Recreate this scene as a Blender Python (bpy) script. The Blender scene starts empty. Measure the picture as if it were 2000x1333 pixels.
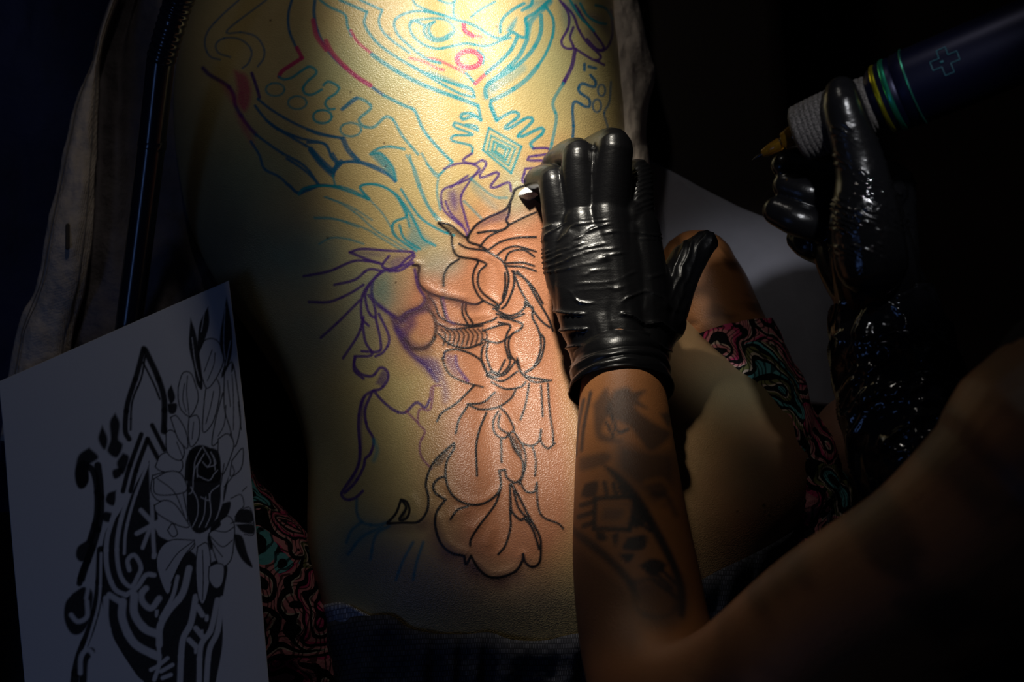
import bpy, bmesh, math
import numpy as np
from mathutils import Vector, Matrix

# ------------------------------------------------------------------ camera, light, exposure
sc = bpy.context.scene
COL = sc.collection
TILT = math.radians(18.0)
BED = 0.70
FOCAL_PX = 2000 * 50.0 / 36.0
CAM = np.array([0.0, -1.14 * math.sin(TILT), BED + 0.21 + 1.14 * math.cos(TILT)])
cam_data = bpy.data.cameras.new('camera')
cam_data.lens = 50.0
cam_data.sensor_width = 36.0
cam_data.clip_start = 0.02
cam_data.dof.use_dof = True
cam_data.dof.focus_distance = 1.13
cam_data.dof.aperture_fstop = 6.0
cam = bpy.data.objects.new('camera', cam_data)
COL.objects.link(cam)
cam.location = CAM
cam.rotation_euler = (TILT, 0, 0)
sc.camera = cam

world = bpy.data.worlds.new('world')
world.use_nodes = True
world.node_tree.nodes['Background'].inputs[0].default_value = (0.30, 0.36, 0.55, 1)
world.node_tree.nodes['Background'].inputs[1].default_value = 0.006
sc.world = world

LAMP = Vector((-0.145, 0.80, 1.68))
LAMP_AIM = Vector((-0.016, 0.160, 0.90))
key = bpy.data.lights.new('work_lamp_light', 'SPOT')
key.energy = 104
key.color = (1.0, 0.93, 0.80)
key.spot_size = math.radians(29.5)
key.spot_blend = 1.0
key.shadow_soft_size = 0.055
key_o = bpy.data.objects.new('work_lamp_light', key)
COL.objects.link(key_o)
key_o.location = LAMP
key_o.scale = (0.47, 1.0, 1.0)   # oval beam of the lamp head
key_o.rotation_euler = (LAMP_AIM - LAMP).to_track_quat('-Z', 'Y').to_euler()

def area(name, loc, aim, size, power, color):
    l = bpy.data.lights.new(name, 'AREA')
    l.energy = power
    l.color = color
    l.size = size
    o = bpy.data.objects.new(name, l)
    COL.objects.link(o)
    o.location = loc
    o.rotation_euler = (Vector(aim) - Vector(loc)).to_track_quat('-Z', 'Y').to_euler()
    return o
blue = area('added_blue_light', (-0.86, -0.72, 1.72), (-0.32, 0.10, 0.86), 0.12, 0.38, (0.20, 0.38, 1.0))  # added unseen light for the blue streak on the lamp pole
blue.data.shape = 'RECTANGLE'; blue.data.size = 0.15; blue.data.size_y = 0.5
# added for highlights, as stray light leaving the lamp head beside the beam
spill = bpy.data.lights.new('added_lamp_highlight', 'POINT')
spill.energy = 1.9; spill.color = (1.0, 0.93, 0.84); spill.shadow_soft_size = 0.03
added_highlight_o = bpy.data.objects.new('added_lamp_highlight', spill); COL.objects.link(added_highlight_o)
added_highlight_o.location = LAMP + (LAMP_AIM - LAMP).normalized() * 0.05
# added unseen spot over the artist's right hand, for its highlights
clip = bpy.data.lights.new('hand_highlight_light', 'SPOT')  # clip holds the added hand spot
clip.energy = 13.0; clip.color = (0.95, 0.96, 1.0); clip.shadow_soft_size = 0.02; clip.spot_size = math.radians(15.5); clip.spot_blend = 1.0
hand_light_o = bpy.data.objects.new('hand_highlight_light', clip); COL.objects.link(hand_light_o)
hand_light_o.location = (0.26, 0.13, 1.95)
hand_light_o.rotation_euler = (Vector((0.245, 0.075, 1.08)) - hand_light_o.location).to_track_quat('-Z', 'Y').to_euler()

sc.view_settings.view_transform = 'Standard'
sc.view_settings.look = 'None'
sc.view_settings.gamma = 1.0
sc.view_settings.use_curve_mapping = False
sc.view_settings.exposure = 0.0

# ------------------------------------------------------------------ helpers
CT, ST = math.cos(TILT), math.sin(TILT)
def P(px, py, z):
    """world point at height z that the photograph shows at pixel (px, py); arrays allowed"""
    px, py, z = np.broadcast_arrays(np.asarray(px, float), np.asarray(py, float), np.asarray(z, float))
    cx = (px - 1000.0) / FOCAL_PX
    cy = -(py - 666.5) / FOCAL_PX
    dx, dy, dz = cx, cy * CT + ST, cy * ST - CT
    t = (z - CAM[2]) / dz
    return np.stack([CAM[0] + dx * t, CAM[1] + dy * t, z], -1)

def proj(v):
    """pixel of world points"""
    d = np.asarray(v, float) - CAM
    yc = d[..., 1] * CT + d[..., 2] * ST
    zc = -d[..., 1] * ST + d[..., 2] * CT
    return 1000 + FOCAL_PX * d[..., 0] / -zc, 666.5 - FOCAL_PX * yc / -zc

def V(px, py, z):
    return Vector(P(px, py, z))

def smoothstep(a, b, x):
    t = np.clip((x - a) / (b - a), 0, 1)
    return t * t * (3 - 2 * t)

_rng = np.random.RandomState(7)
_G = _rng.rand(256, 256)
def vnoise(x, y):
    x = np.asarray(x, float); y = np.asarray(y, float)
    xi = np.floor(x).astype(int); yi = np.floor(y).astype(int)
    fx = x - xi; fy = y - yi
    fx = fx * fx * (3 - 2 * fx); fy = fy * fy * (3 - 2 * fy)
    a = _G[xi % 256, yi % 256]; b = _G[(xi + 1) % 256, yi % 256]
    c = _G[xi % 256, (yi + 1) % 256]; d = _G[(xi + 1) % 256, (yi + 1) % 256]
    return (a * (1 - fx) + b * fx) * (1 - fy) + (c * (1 - fx) + d * fx) * fy

def fbm(x, y, o=4):
    s = 0; a = 0.5
    for i in range(o):
        s = s + a * vnoise(x * 2 ** i + 17 * i, y * 2 ** i + 31 * i)
        a *= 0.5
    return s

def catmull(pts, n):
    """n samples of a Catmull-Rom curve through pts (any dimension), roughly even in length"""
    p = np.asarray(pts, float)
    if len(p) < 3:
        t = np.linspace(0, 1, n)[:, None]
        return p[0] * (1 - t) + p[-1] * t
    q = np.vstack([2 * p[0] - p[1], p, 2 * p[-1] - p[-2]])
    seg = np.linalg.norm(np.diff(p[:, :min(3, p.shape[1])], axis=0), axis=1) + 1e-9
    cum = np.concatenate([[0], np.cumsum(seg)])
    s = np.linspace(0, cum[-1], n)
    i = np.clip(np.searchsorted(cum, s, side='right') - 1, 0, len(seg) - 1)
    t = ((s - cum[i]) / seg[i])[:, None]
    p0, p1, p2, p3 = q[i], q[i + 1], q[i + 2], q[i + 3]
    return 0.5 * (2 * p1 + (p2 - p0) * t + (2 * p0 - 5 * p1 + 4 * p2 - p3) * t ** 2 + (3 * p1 - p0 - 3 * p2 + p3) * t ** 3)

def link(o, parent=None):
    COL.objects.link(o)
    if parent is not None:
        o.parent = parent
        o.matrix_parent_inverse = parent.matrix_world.inverted()
    return o

def mesh_np(name, verts, quads, smooth=True):
    me = bpy.data.meshes.new(name)
    verts = np.asarray(verts, np.float32); quads = np.asarray(quads, np.int32)
    k = quads.shape[1]
    me.vertices.add(len(verts)); me.vertices.foreach_set('co', verts.ravel())
    me.loops.add(quads.size); me.loops.foreach_set('vertex_index', quads.ravel())
    me.polygons.add(len(quads))
    me.polygons.foreach_set('loop_start', np.arange(0, quads.size, k, dtype=np.int32))
    me.polygons.foreach_set('use_smooth', np.full(len(quads), smooth))
    me.update(calc_edges=True)
    me.validate()
    return me

def colour(me, rgb, name='Col'):
    at = me.color_attributes.new(name, 'FLOAT_COLOR', 'POINT')
    c = np.ones((len(me.vertices), 4), np.float32)
    c[:, :rgb.shape[1]] = rgb
    at.data.foreach_set('color', c.ravel())

def grid_quads(nr, nc, wrap=False, off=0):
    r = np.arange(nr - 1)[:, None]; c = np.arange(nc if wrap else nc - 1)[None, :]
    c2 = (c + 1) % nc
    return np.stack([r * nc + c, r * nc + c2, (r + 1) * nc + c2, (r + 1) * nc + c], -1).reshape(-1, 4) + off

def obj(name, me, mat, parent=None, label=None, cat=None, group=None, kind=None):
    o = bpy.data.objects.new(name, me)
    if mat is not None and hasattr(me, 'materials') and len(me.materials) == 0:
        me.materials.append(mat)
    link(o, parent)
    tag(o, label, cat, group, kind)
    return o

def tag(o, label=None, cat=None, group=None, kind=None):
    if label: o['label'] = label
    if cat: o['category'] = cat
    if group: o['group'] = group
    if kind: o['kind'] = kind
    return o

def empty(name, loc, label, cat, group=None):
    o = bpy.data.objects.new(name, None)
    o.empty_display_size = 0.05
    o.location = loc
    COL.objects.link(o)
    bpy.context.view_layer.update()
    tag(o, label, cat, group)
    return o

def tube_arrays(ctrl, n=24, seg=24, caps=True, flat=None):
    """closed tube through ctrl rows (x, y, z, r); flat = (axis vector, factor) squashes the section"""
    c = catmull(ctrl, n)
    p, r = c[:, :3], c[:, 3]
    t = np.gradient(p, axis=0); t /= np.linalg.norm(t, axis=1)[:, None] + 1e-12
    up = np.array([0, 0, 1.0])
    a = np.cross(t, up); bad = np.linalg.norm(a, axis=1) < 0.05
    a[bad] = np.cross(t[bad], np.array([1.0, 0, 0]))
    a /= np.linalg.norm(a, axis=1)[:, None]
    b = np.cross(a, t)
    if caps:   # round ends
        k = 5
        ph = np.linspace(math.pi / 2, 0, k, endpoint=False)
        s0 = p[0][None] - t[0][None] * (r[0] * np.sin(ph))[:, None]
        s1 = p[-1][None] + t[-1][None] * (r[-1] * np.sin(ph[::-1]))[:, None]
        p = np.vstack([s0, p, s1])
        r = np.concatenate([r[0] * np.cos(ph) + 1e-5, r, r[-1] * np.cos(ph[::-1]) + 1e-5])
        a = np.vstack([np.repeat(a[:1], k, 0), a, np.repeat(a[-1:], k, 0)])
        b = np.vstack([np.repeat(b[:1], k, 0), b, np.repeat(b[-1:], k, 0)])
    th = np.linspace(0, 2 * math.pi, seg, endpoint=False)
    fb = 1.0 if flat is None else flat
    v = p[:, None] + r[:, None, None] * (np.cos(th)[None, :, None] * a[:, None] + fb * np.sin(th)[None, :, None] * b[:, None])
    return v.reshape(-1, 3), grid_quads(len(p), seg, True), len(p), seg

def tube(name, ctrl, mat, parent=None, n=24, seg=24, caps=True, flat=None, **kw):
    v, q, _, _ = tube_arrays(ctrl, n, seg, caps, flat)
    return obj(name, mesh_np(name, v, q), mat, parent, **kw)

def px_path(rows):
    """rows of (px, py, z, radius in m) to world tube control rows"""
    return [tuple(P(a, b, c)) + (r,) for a, b, c, r in rows]

def union_mesh(name, pieces, voxel, smooth_it):
    """voxel union of closed tubes as one continuous surface -> mesh"""
    vs, qs, n = [], [], 0
    for v, q in pieces:
        vs.append(v); qs.append(q + n); n += len(v)
    me = mesh_np(name, np.vstack(vs), np.vstack(qs))
    o = bpy.data.objects.new(name + '_tmp', me); COL.objects.link(o)
    m = o.modifiers.new('r', 'REMESH'); m.mode = 'VOXEL'; m.voxel_size = voxel
    s = o.modifiers.new('s', 'SMOOTH'); s.factor = 0.5; s.iterations = smooth_it
    bpy.context.view_layer.update()
    ev = o.evaluated_get(bpy.context.evaluated_depsgraph_get())
    out = bpy.data.meshes.new_from_object(ev)
    bpy.data.objects.remove(o); bpy.data.meshes.remove(me)
    out.name = name
    out.polygons.foreach_set('use_smooth', np.ones(len(out.polygons), bool))
    return out

def coords(me):
    v = np.empty(len(me.vertices) * 3, np.float32); me.vertices.foreach_get('co', v)
    return v.reshape(-1, 3).astype(float)

def normals(me):
    v = np.empty(len(me.vertices) * 3, np.float32); me.vertices.foreach_get('normal', v)
    return v.reshape(-1, 3).astype(float)

def set_coords(me, v):
    me.vertices.foreach_set('co', np.asarray(v, np.float32).ravel()); me.update()

def sheet(name, rows, mat, parent=None, nr=60, nc=60, thick=0.003, bump=None, **kw):
    """cloth: rows of control points (px, py, z), all rows the same length"""
    R = np.array([catmull(r, nc) for r in rows])
    G = np.stack([catmull(R[:, j], nr) for j in range(nc)], 1)
    w = P(G[..., 0], G[..., 1], G[..., 2])
    if bump is not None:
        w[..., 2] += bump(G[..., 0], G[..., 1])
    n = nr * nc
    lo = w.copy(); lo[..., 2] -= thick
    v = np.vstack([w.reshape(-1, 3), lo.reshape(-1, 3)])
    q = grid_quads(nr, nc)
    qs = [q[:, ::-1], q + n]
    def side(idx):
        idx = np.asarray(idx)
        return np.stack([idx[:-1], idx[1:], idx[1:] + n, idx[:-1] + n], -1)
    ii = np.arange(n).reshape(nr, nc)
    qs += [side(ii[0]), side(ii[-1])[:, ::-1], side(ii[:, 0])[:, ::-1], side(ii[:, -1])]
    me = mesh_np(name, v, np.vstack(qs))
    o = obj(name, me, mat, parent, **kw)
    return o

# ---- line drawing into an array (for ink on skin and print on paper)
class Canvas:
    def __init__(s, x0, y0, x1, y1, base):
        s.x0, s.y0 = x0, y0
        s.w, s.h = x1 - x0, y1 - y0
        s.a = np.empty((s.h, s.w, 3), np.float32); s.a[:] = base
        s.hgt = np.zeros((s.h, s.w), np.float32)
        yy, xx = np.mgrid[0:s.h, 0:s.w]
        s.grain = 0.55 + 0.9 * fbm((xx + x0) / 2.6, (yy + y0) / 2.6, 2)
    def box(s, p, m):
        a = np.floor(p.min(0) - m).astype(int) - (s.x0, s.y0); b = np.ceil(p.max(0) + m).astype(int) + 1 - (s.x0, s.y0)
        a = np.maximum(a, 0); b = np.minimum(b, (s.w, s.h))
        if (b <= a).any(): return None
        yy, xx = np.mgrid[a[1]:b[1], a[0]:b[0]]
        return slice(a[1], b[1]), slice(a[0], b[0]), xx + s.x0 + 0.0, yy + s.y0 + 0.0
    def blend(s, sl, al, col):
        s.a[sl] = s.a[sl] * (1 - al[..., None]) + np.asarray(col, np.float32) * al[..., None]
    def dist(s, p, xx, yy):
        d = np.full(xx.shape, 1e9)
        for i in range(len(p) - 1):
            a, b = p[i], p[i + 1]
            L = max(((b - a) ** 2).sum(), 1e-9)
            t = np.clip(((xx - a[0]) * (b[0] - a[0]) + (yy - a[1]) * (b[1] - a[1])) / L, 0, 1)
            d = np.minimum(d, (xx - a[0] - t * (b[0] - a[0])) ** 2 + (yy - a[1] - t * (b[1] - a[1])) ** 2)
        return np.sqrt(d)
    def line(s, p, w, col, alpha=1.0, soft=0.8, grain=0.6, ridge=0.0):
        p = np.asarray(p, float)
        w = w * 1.3; grain = grain * 0.6
        n = max(8, int(np.linalg.norm(np.diff(p, axis=0), axis=1).sum() / 5))
        p = catmull(p, n) if len(p) > 2 else p
        for k in range(0, len(p) - 1, 12):
            q = p[k:k + 13]
            m = w + soft * 2 + (14 if ridge else 2)
            bx = s.box(q, m)
            if bx is None: continue
            sy, sx, xx, yy = bx
            d = s.dist(q, xx, yy)
            al = np.clip((w / 2 + soft - d) / (2 * soft), 0, 1) * alpha
            al *= (1 - grain) + grain * np.clip(s.grain[sy, sx], 0, 1)
            old = getattr(s, '_m', None)
            s.blend((sy, sx), al.astype(np.float32), col)
            if ridge:
                s.hgt[sy, sx] = np.maximum(s.hgt[sy, sx], ridge * np.exp(-(d / 6.0) ** 2))
    def fill(s, p, col, alpha=1.0, soft=1.0, grain=0.3):
        p = np.asarray(p, float)
        if np.abs(p[0] - p[-1]).max() < 1e-6: p = p[:-1]
        p = catmull(np.vstack([p, p[:1]]), len(p) * 6) + 1e-4
        p[-1] = p[0]
        bx = s.box(p, soft * 2 + 2)
        if bx is None: return
        sy, sx, xx, yy = bx
        ins = np.zeros(xx.shape, bool)
        for i in range(len(p) - 1):
            (xa, ya), (xb, yb) = p[i], p[i + 1]
            if ya == yb: continue
            c = ((ya > yy) != (yb > yy)) & (xx < (xb - xa) * (yy - ya) / (yb - ya) + xa)
            ins ^= c
        d = s.dist(p, xx, yy)
        sd = np.where(ins, -d, d)
        al = np.clip((soft - sd) / (2 * soft), 0, 1) * alpha
        al *= (1 - grain) + grain * np.clip(s.grain[sy, sx], 0, 1)
        s.blend((sy, sx), al.astype(np.float32), col)
    def sample(s, px, py, arr=None):
        arr = s.a if arr is None else arr
        x = np.clip(np.asarray(px) - s.x0, 0, s.w - 1.001); y = np.clip(np.asarray(py) - s.y0, 0, s.h - 1.001)
        xi = x.astype(int); yi = y.astype(int); fx = x - xi; fy = y - yi
        if arr.ndim == 3: fx = fx[..., None]; fy = fy[..., None]
        return (arr[yi, xi] * (1 - fx) + arr[yi, xi + 1] * fx) * (1 - fy) + (arr[yi + 1, xi] * (1 - fx) + arr[yi + 1, xi + 1] * fx) * fy

def pts(txt, ox=0, oy=0, sc_=1.0):
    return np.array([[float(a) for a in t.split(',')] for t in txt.split()]) / sc_ + (ox, oy)

def ell(cx, cy, rx, ry, n=14):
    t = np.linspace(0, 2 * math.pi, n)
    return np.stack([cx + rx * np.cos(t), cy + ry * np.sin(t)], -1)

# ------------------------------------------------------------------ materials
def nodes_of(m):
    m.use_nodes = True
    nt = m.node_tree
    return nt, nt.nodes, nt.links, nt.nodes['Principled BSDF']

def coord(nt, scale=(1, 1, 1), rot=(0, 0, 0)):
    tc = nt.nodes.new('ShaderNodeTexCoord'); mp = nt.nodes.new('ShaderNodeMapping')
    mp.inputs['Scale'].default_value = scale; mp.inputs['Rotation'].default_value = rot
    nt.links.new(tc.outputs['Object'], mp.inputs['Vector'])
    return mp.outputs['Vector']

def add_bump(nt, bsdf, sock, strength, dist, prev=None):
    b = nt.nodes.new('ShaderNodeBump')
    b.inputs['Strength'].default_value = strength; b.inputs['Distance'].default_value = dist
    nt.links.new(sock, b.inputs['Height'])
    if prev is not None: nt.links.new(prev, b.inputs['Normal'])
    nt.links.new(b.outputs['Normal'], bsdf.inputs['Normal'])
    return b.outputs['Normal']

def noise_tex(nt, vec, scale, detail=3, rough=0.6, dist=0.0):
    n = nt.nodes.new('ShaderNodeTexNoise')
    n.inputs['Scale'].default_value = scale; n.inputs['Detail'].default_value = detail
    n.inputs['Roughness'].default_value = rough; n.inputs['Distortion'].default_value = dist
    nt.links.new(vec, n.inputs['Vector'])
    return n

def ramp(nt, sock, stops, interp='LINEAR'):
    r = nt.nodes.new('ShaderNodeValToRGB')
    r.color_ramp.interpolation = interp
    e = r.color_ramp.elements
    while len(e) < len(stops): e.new(0.5)
    for i, (p, c) in enumerate(stops):
        e[i].position = p; e[i].color = (*c, 1)
    nt.links.new(sock, r.inputs['Fac'])
    return r.outputs['Color']

def simple(name, col, rough=0.5, metal=0.0, spec=0.5, noise=None, bump=None):
    """noise = (scale, darker, lighter); bump = (scale, strength, distance)"""
    m = bpy.data.materials.new(name)
    nt, N, L, b = nodes_of(m)
    b.inputs['Roughness'].default_value = rough; b.inputs['Metallic'].default_value = metal
    b.inputs['Specular IOR Level'].default_value = spec
    b.inputs['Base Color'].default_value = (*col, 1)
    vec = coord(nt)
    if noise:
        n = noise_tex(nt, vec, noise[0], 4)
        c = ramp(nt, n.outputs['Fac'], [(0.3, tuple(x * noise[1] for x in col)), (0.7, tuple(min(1, x * noise[2]) for x in col))])
        L.new(c, b.inputs['Base Color'])
    if bump:
        n = noise_tex(nt, vec, bump[0], 4)
        add_bump(nt, b, n.outputs['Fac'], bump[1], bump[2])
    return m

def painted_skin(name, rough=0.42, pore=0.35, sheen=0.5):
    m = bpy.data.materials.new(name)
    nt, N, L, b = nodes_of(m)
    a = N.new('ShaderNodeVertexColor'); a.layer_name = 'Col'
    vec = coord(nt)
    n = noise_tex(nt, vec, 60, 4)
    mix = N.new('ShaderNodeMix'); mix.data_type = 'RGBA'; mix.blend_type = 'MULTIPLY'
    mix.inputs['Factor'].default_value = 0.35
    c = ramp(nt, n.outputs['Fac'], [(0.3, (0.82, 0.78, 0.74)), (0.7, (1.0, 1.0, 1.0))])
    L.new(a.outputs['Color'], mix.inputs['A']); L.new(c, mix.inputs['B'])
    L.new(mix.outputs['Result'], b.inputs['Base Color'])
    b.inputs['Roughness'].default_value = rough
    b.inputs['Specular IOR Level'].default_value = sheen
    v = N.new('ShaderNodeTexVoronoi'); v.inputs['Scale'].default_value = 900
    L.new(vec, v.inputs['Vector'])
    nb = add_bump(nt, b, v.outputs['Distance'], pore, 0.0006)
    n2 = noise_tex(nt, vec, 750, 3)
    add_bump(nt, b, n2.outputs['Fac'], pore * 0.6, 0.0007, nb)
    return m

def nitrile(name, rough, wr_strength, scale=(60, 260, 60), wet=False):
    m = bpy.data.materials.new(name)
    nt, N, L, b = nodes_of(m)
    b.inputs['Base Color'].default_value = (0.006, 0.006, 0.007, 1)
    b.inputs['Roughness'].default_value = rough
    b.inputs['Specular IOR Level'].default_value = 0.45
    vec = coord(nt, scale)
    n = noise_tex(nt, vec, 1.0, 3, 0.55, 0.6)
    nb = add_bump(nt, b, n.outputs['Fac'], wr_strength, 0.003)
    v2 = coord(nt)
    n2 = noise_tex(nt, v2, 700, 2)
    add_bump(nt, b, n2.outputs['Fac'], 0.12, 0.0008, nb)
    if wet:   # liquid on part of the glove, stored as a vertex mask
        a = N.new('ShaderNodeVertexColor'); a.layer_name = 'Wet'
        mr = N.new('ShaderNodeMapRange'); mr.inputs['To Min'].default_value = rough; mr.inputs['To Max'].default_value = 0.05
        L.new(a.outputs['Color'], mr.inputs['Value']); L.new(mr.outputs['Result'], b.inputs['Roughness'])
    return m

def linen(name, col):
    m = bpy.data.materials.new(name)
    nt, N, L, b = nodes_of(m)
    vec = coord(nt, (1, 1, 1), (0, 0, 0.12))
    w1 = N.new('ShaderNodeTexWave'); w1.inputs['Scale'].default_value = 260; w1.inputs['Distortion'].default_value = 1.5
    w2 = N.new('ShaderNodeTexWave'); w2.bands_direction = 'Y'; w2.inputs['Scale'].default_value = 260; w2.inputs['Distortion'].default_value = 1.5
    L.new(vec, w1.inputs['Vector']); L.new(vec, w2.inputs['Vector'])
    ad = N.new('ShaderNodeMath'); ad.operation = 'ADD'
    L.new(w1.outputs['Fac'], ad.inputs[0]); L.new(w2.outputs['Fac'], ad.inputs[1])
    n = noise_tex(nt, vec, 45, 5)
    c = ramp(nt, n.outputs['Fac'], [(0.3, tuple(x * 0.72 for x in col)), (0.7, col)])
    L.new(c, b.inputs['Base Color'])
    b.inputs['Roughness'].default_value = 0.95; b.inputs['Specular IOR Level'].default_value = 0.1
    nb = add_bump(nt, b, ad.outputs[0], 0.35, 0.0008)
    n2 = noise_tex(nt, vec, 28, 4)
    add_bump(nt, b, n2.outputs['Fac'], 0.5, 0.012, nb)
    return m

def floral(name):
    m = bpy.data.materials.new(name)
    nt, N, L, b = nodes_of(m)
    vec = coord(nt)
    n = noise_tex(nt, vec, 14, 2)
    sub = N.new('ShaderNodeVectorMath'); sub.operation = 'MULTIPLY_ADD'
    L.new(n.outputs['Color'], sub.inputs[0]); sub.inputs[1].default_value = (0.11, 0.11, 0.11); L.new(vec, sub.inputs[2])
    v = N.new('ShaderNodeTexVoronoi'); v.inputs['Scale'].default_value = 17
    L.new(sub.outputs[0], v.inputs['Vector'])
    rings = N.new('ShaderNodeMath'); rings.operation = 'MULTIPLY'; rings.inputs[1].default_value = 3.0
    L.new(v.outputs['Distance'], rings.inputs[0])
    fr = N.new('ShaderNodeMath'); fr.operation = 'FRACT'; L.new(rings.outputs[0], fr.inputs[0])
    black, pink, rose, teal, cream, olive = (0.006, 0.005, 0.007), (0.70, 0.07, 0.20), (0.72, 0.27, 0.28), (0.14, 0.46, 0.48), (0.72, 0.58, 0.46), (0.22, 0.22, 0.08)
    c1 = ramp(nt, fr.outputs[0], [(0.0, rose), (0.20, pink), (0.34, black), (0.55, rose), (0.70, cream), (0.76, black)], 'CONSTANT')
    c2 = ramp(nt, fr.outputs[0], [(0.0, teal), (0.22, black), (0.40, cream), (0.5, olive), (0.72, black)], 'CONSTANT')
    sep = N.new('ShaderNodeSeparateColor'); L.new(v.outputs['Color'], sep.inputs[0])
    gt = N.new('ShaderNodeMath'); gt.operation = 'GREATER_THAN'; gt.inputs[1].default_value = 0.62
    L.new(sep.outputs[0], gt.inputs[0])
    mx = N.new('ShaderNodeMix'); mx.data_type = 'RGBA'
    L.new(gt.outputs[0], mx.inputs['Factor']); L.new(c1, mx.inputs['A']); L.new(c2, mx.inputs['B'])
    # fine dark line work
    w = N.new('ShaderNodeTexWave'); w.inputs['Scale'].default_value = 70; w.inputs['Distortion'].default_value = 5
    L.new(sub.outputs[0], w.inputs['Vector'])
    wl = ramp(nt, w.outputs['Fac'], [(0.0, (0.03, 0.02, 0.03)), (0.22, (1, 1, 1))], 'CONSTANT')
    ml = N.new('ShaderNodeMix'); ml.data_type = 'RGBA'; ml.blend_type = 'MULTIPLY'; ml.inputs['Factor'].default_value = 0.85
    L.new(mx.outputs['Result'], ml.inputs['A']); L.new(wl, ml.inputs['B'])
    L.new(ml.outputs['Result'], b.inputs['Base Color'])
    b.inputs['Roughness'].default_value = 0.8; b.inputs['Specular IOR Level'].default_value = 0.2
    n2 = noise_tex(nt, vec, 40, 4)
    add_bump(nt, b, n2.outputs['Fac'], 0.5, 0.01)
    return m

def ribbed(name, col):
    m = bpy.data.materials.new(name)
    nt, N, L, b = nodes_of(m)
    vec = coord(nt)
    br = N.new('ShaderNodeTexBrick'); br.inputs['Scale'].default_value = 220
    br.inputs['Color1'].default_value = (*[min(1, x * 2.6) for x in col], 1); br.inputs['Color2'].default_value = (*[x * 1.4 for x in col], 1)
    br.inputs['Mortar'].default_value = (*[x * 0.5 for x in col], 1); br.inputs['Mortar Size'].default_value = 0.09
    br.inputs['Brick Width'].default_value = 0.28; br.inputs['Row Height'].default_value = 0.85
    L.new(vec, br.inputs['Vector'])
    L.new(br.outputs['Color'], b.inputs['Base Color'])
    b.inputs['Roughness'].default_value = 0.85; b.inputs['Specular IOR Level'].default_value = 0.25
    nb = add_bump(nt, b, br.outputs['Fac'], 0.4, -0.001)
    n2 = noise_tex(nt, vec, 30, 4)
    add_bump(nt, b, n2.outputs['Fac'], 0.35, 0.01, nb)
    return m

M = {}
M['back'] = painted_skin('tattooed_back_skin', 0.36, 0.40, 0.5)
M['arm'] = painted_skin('tattooed_arm_skin', 0.5, 0.30, 0.35)
M['glove'] = nitrile('black_nitrile', 0.29, 0.06)
M['glove_wet'] = nitrile('wet_black_nitrile', 0.25, 0.10, (90, 160, 90), True)
M['linen'] = linen('beige_linen', (0.82, 0.69, 0.58))
M['floral'] = floral('floral_print')
M['ribbed'] = ribbed('black_ribbed_fabric', (0.060, 0.060, 0.072))
M['white_rib'] = ribbed('white_elastic', (0.36, 0.36, 0.42))
M['grey'] = simple('grey_cloth', (0.30, 0.30, 0.35), 0.9, spec=0.15, noise=(9, 0.75, 1.1), bump=(60, 0.2, 0.004))
M['navy'] = simple('navy_cloth', (0.020, 0.028, 0.085), 0.9, spec=0.15, noise=(7, 0.6, 1.2), bump=(25, 0.4, 0.02))
M['leather'] = simple('dark_leather', (0.016, 0.010, 0.008), 0.6, spec=0.3, bump=(300, 0.2, 0.001))
M['floor'] = simple('dark_floor', (0.030, 0.018, 0.014), 0.7, spec=0.2, noise=(3, 0.6, 1.3))
M['black_metal'] = simple('blue_black_metal', (0.012, 0.015, 0.030), 0.20, spec=0.7, bump=(200, 0.03, 0.0005))
M['steel'] = simple('dark_steel', (0.10, 0.10, 0.11), 0.3, 1.0, noise=(40, 0.8, 1.1))
M['shirt'] = simple('black_shirt', (0.006, 0.006, 0.007), 0.95, spec=0.1, bump=(40, 0.4, 0.01))
M['hair'] = simple('black_hair', (0.008, 0.007, 0.006), 0.6, spec=0.3, bump=(120, 0.5, 0.004))
M['tissue'] = simple('white_tissue', (0.75, 0.75, 0.76), 0.8, spec=0.2, bump=(140, 0.6, 0.004))
# ------------------------------------------------------------------ setting: floor, wall, treatment bed
def box_mesh(name, lo, hi, bevel=0.0, seg=3):
    bm = bmesh.new()
    bmesh.ops.create_cube(bm, size=1.0)
    for v in bm.verts:
        v.co = Vector([lo[i] + (v.co[i] + 0.5) * (hi[i] - lo[i]) for i in range(3)])
    if bevel:
        bmesh.ops.bevel(bm, geom=bm.edges[:], offset=bevel, segments=seg, profile=0.5, affect='EDGES')
    me = bpy.data.meshes.new(name); bm.to_mesh(me); bm.free()
    me.polygons.foreach_set('use_smooth', np.full(len(me.polygons), bool(bevel)))
    return me

obj('floor', box_mesh('floor', (-2.4, -2.4, -0.05), (2.4, 2.6, 0.0)), M['floor'], kind='structure')
obj('wall_back', box_mesh('wall_back', (-2.4, 2.6, 0.0), (2.4, 2.66, 2.9)),
    simple('dark_wall', (0.03, 0.025, 0.025), 0.9, noise=(2, 0.8, 1.1)), kind='structure')
bed = empty('treatment_bed', (-0.08, 0.1, 0), 'dark leather treatment bed under the lying client', 'bed')
obj('padded_top', box_mesh('padded_top', (-0.46, -0.78, BED - 0.08), (0.285, 1.02, BED), 0.025), M['leather'], bed)
obj('bed_frame', box_mesh('bed_frame', (-0.42, -0.72, BED - 0.13), (0.245, 0.97, BED - 0.082), 0.006), M['steel'], bed)
for sx in (-0.38, 0.205):
    for sy in (-0.66, 0.90):
        obj('leg', box_mesh('leg', (sx - 0.022, sy - 0.022, 0.0), (sx + 0.022, sy + 0.022, BED - 0.131), 0.004), M['steel'], bed)

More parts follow.
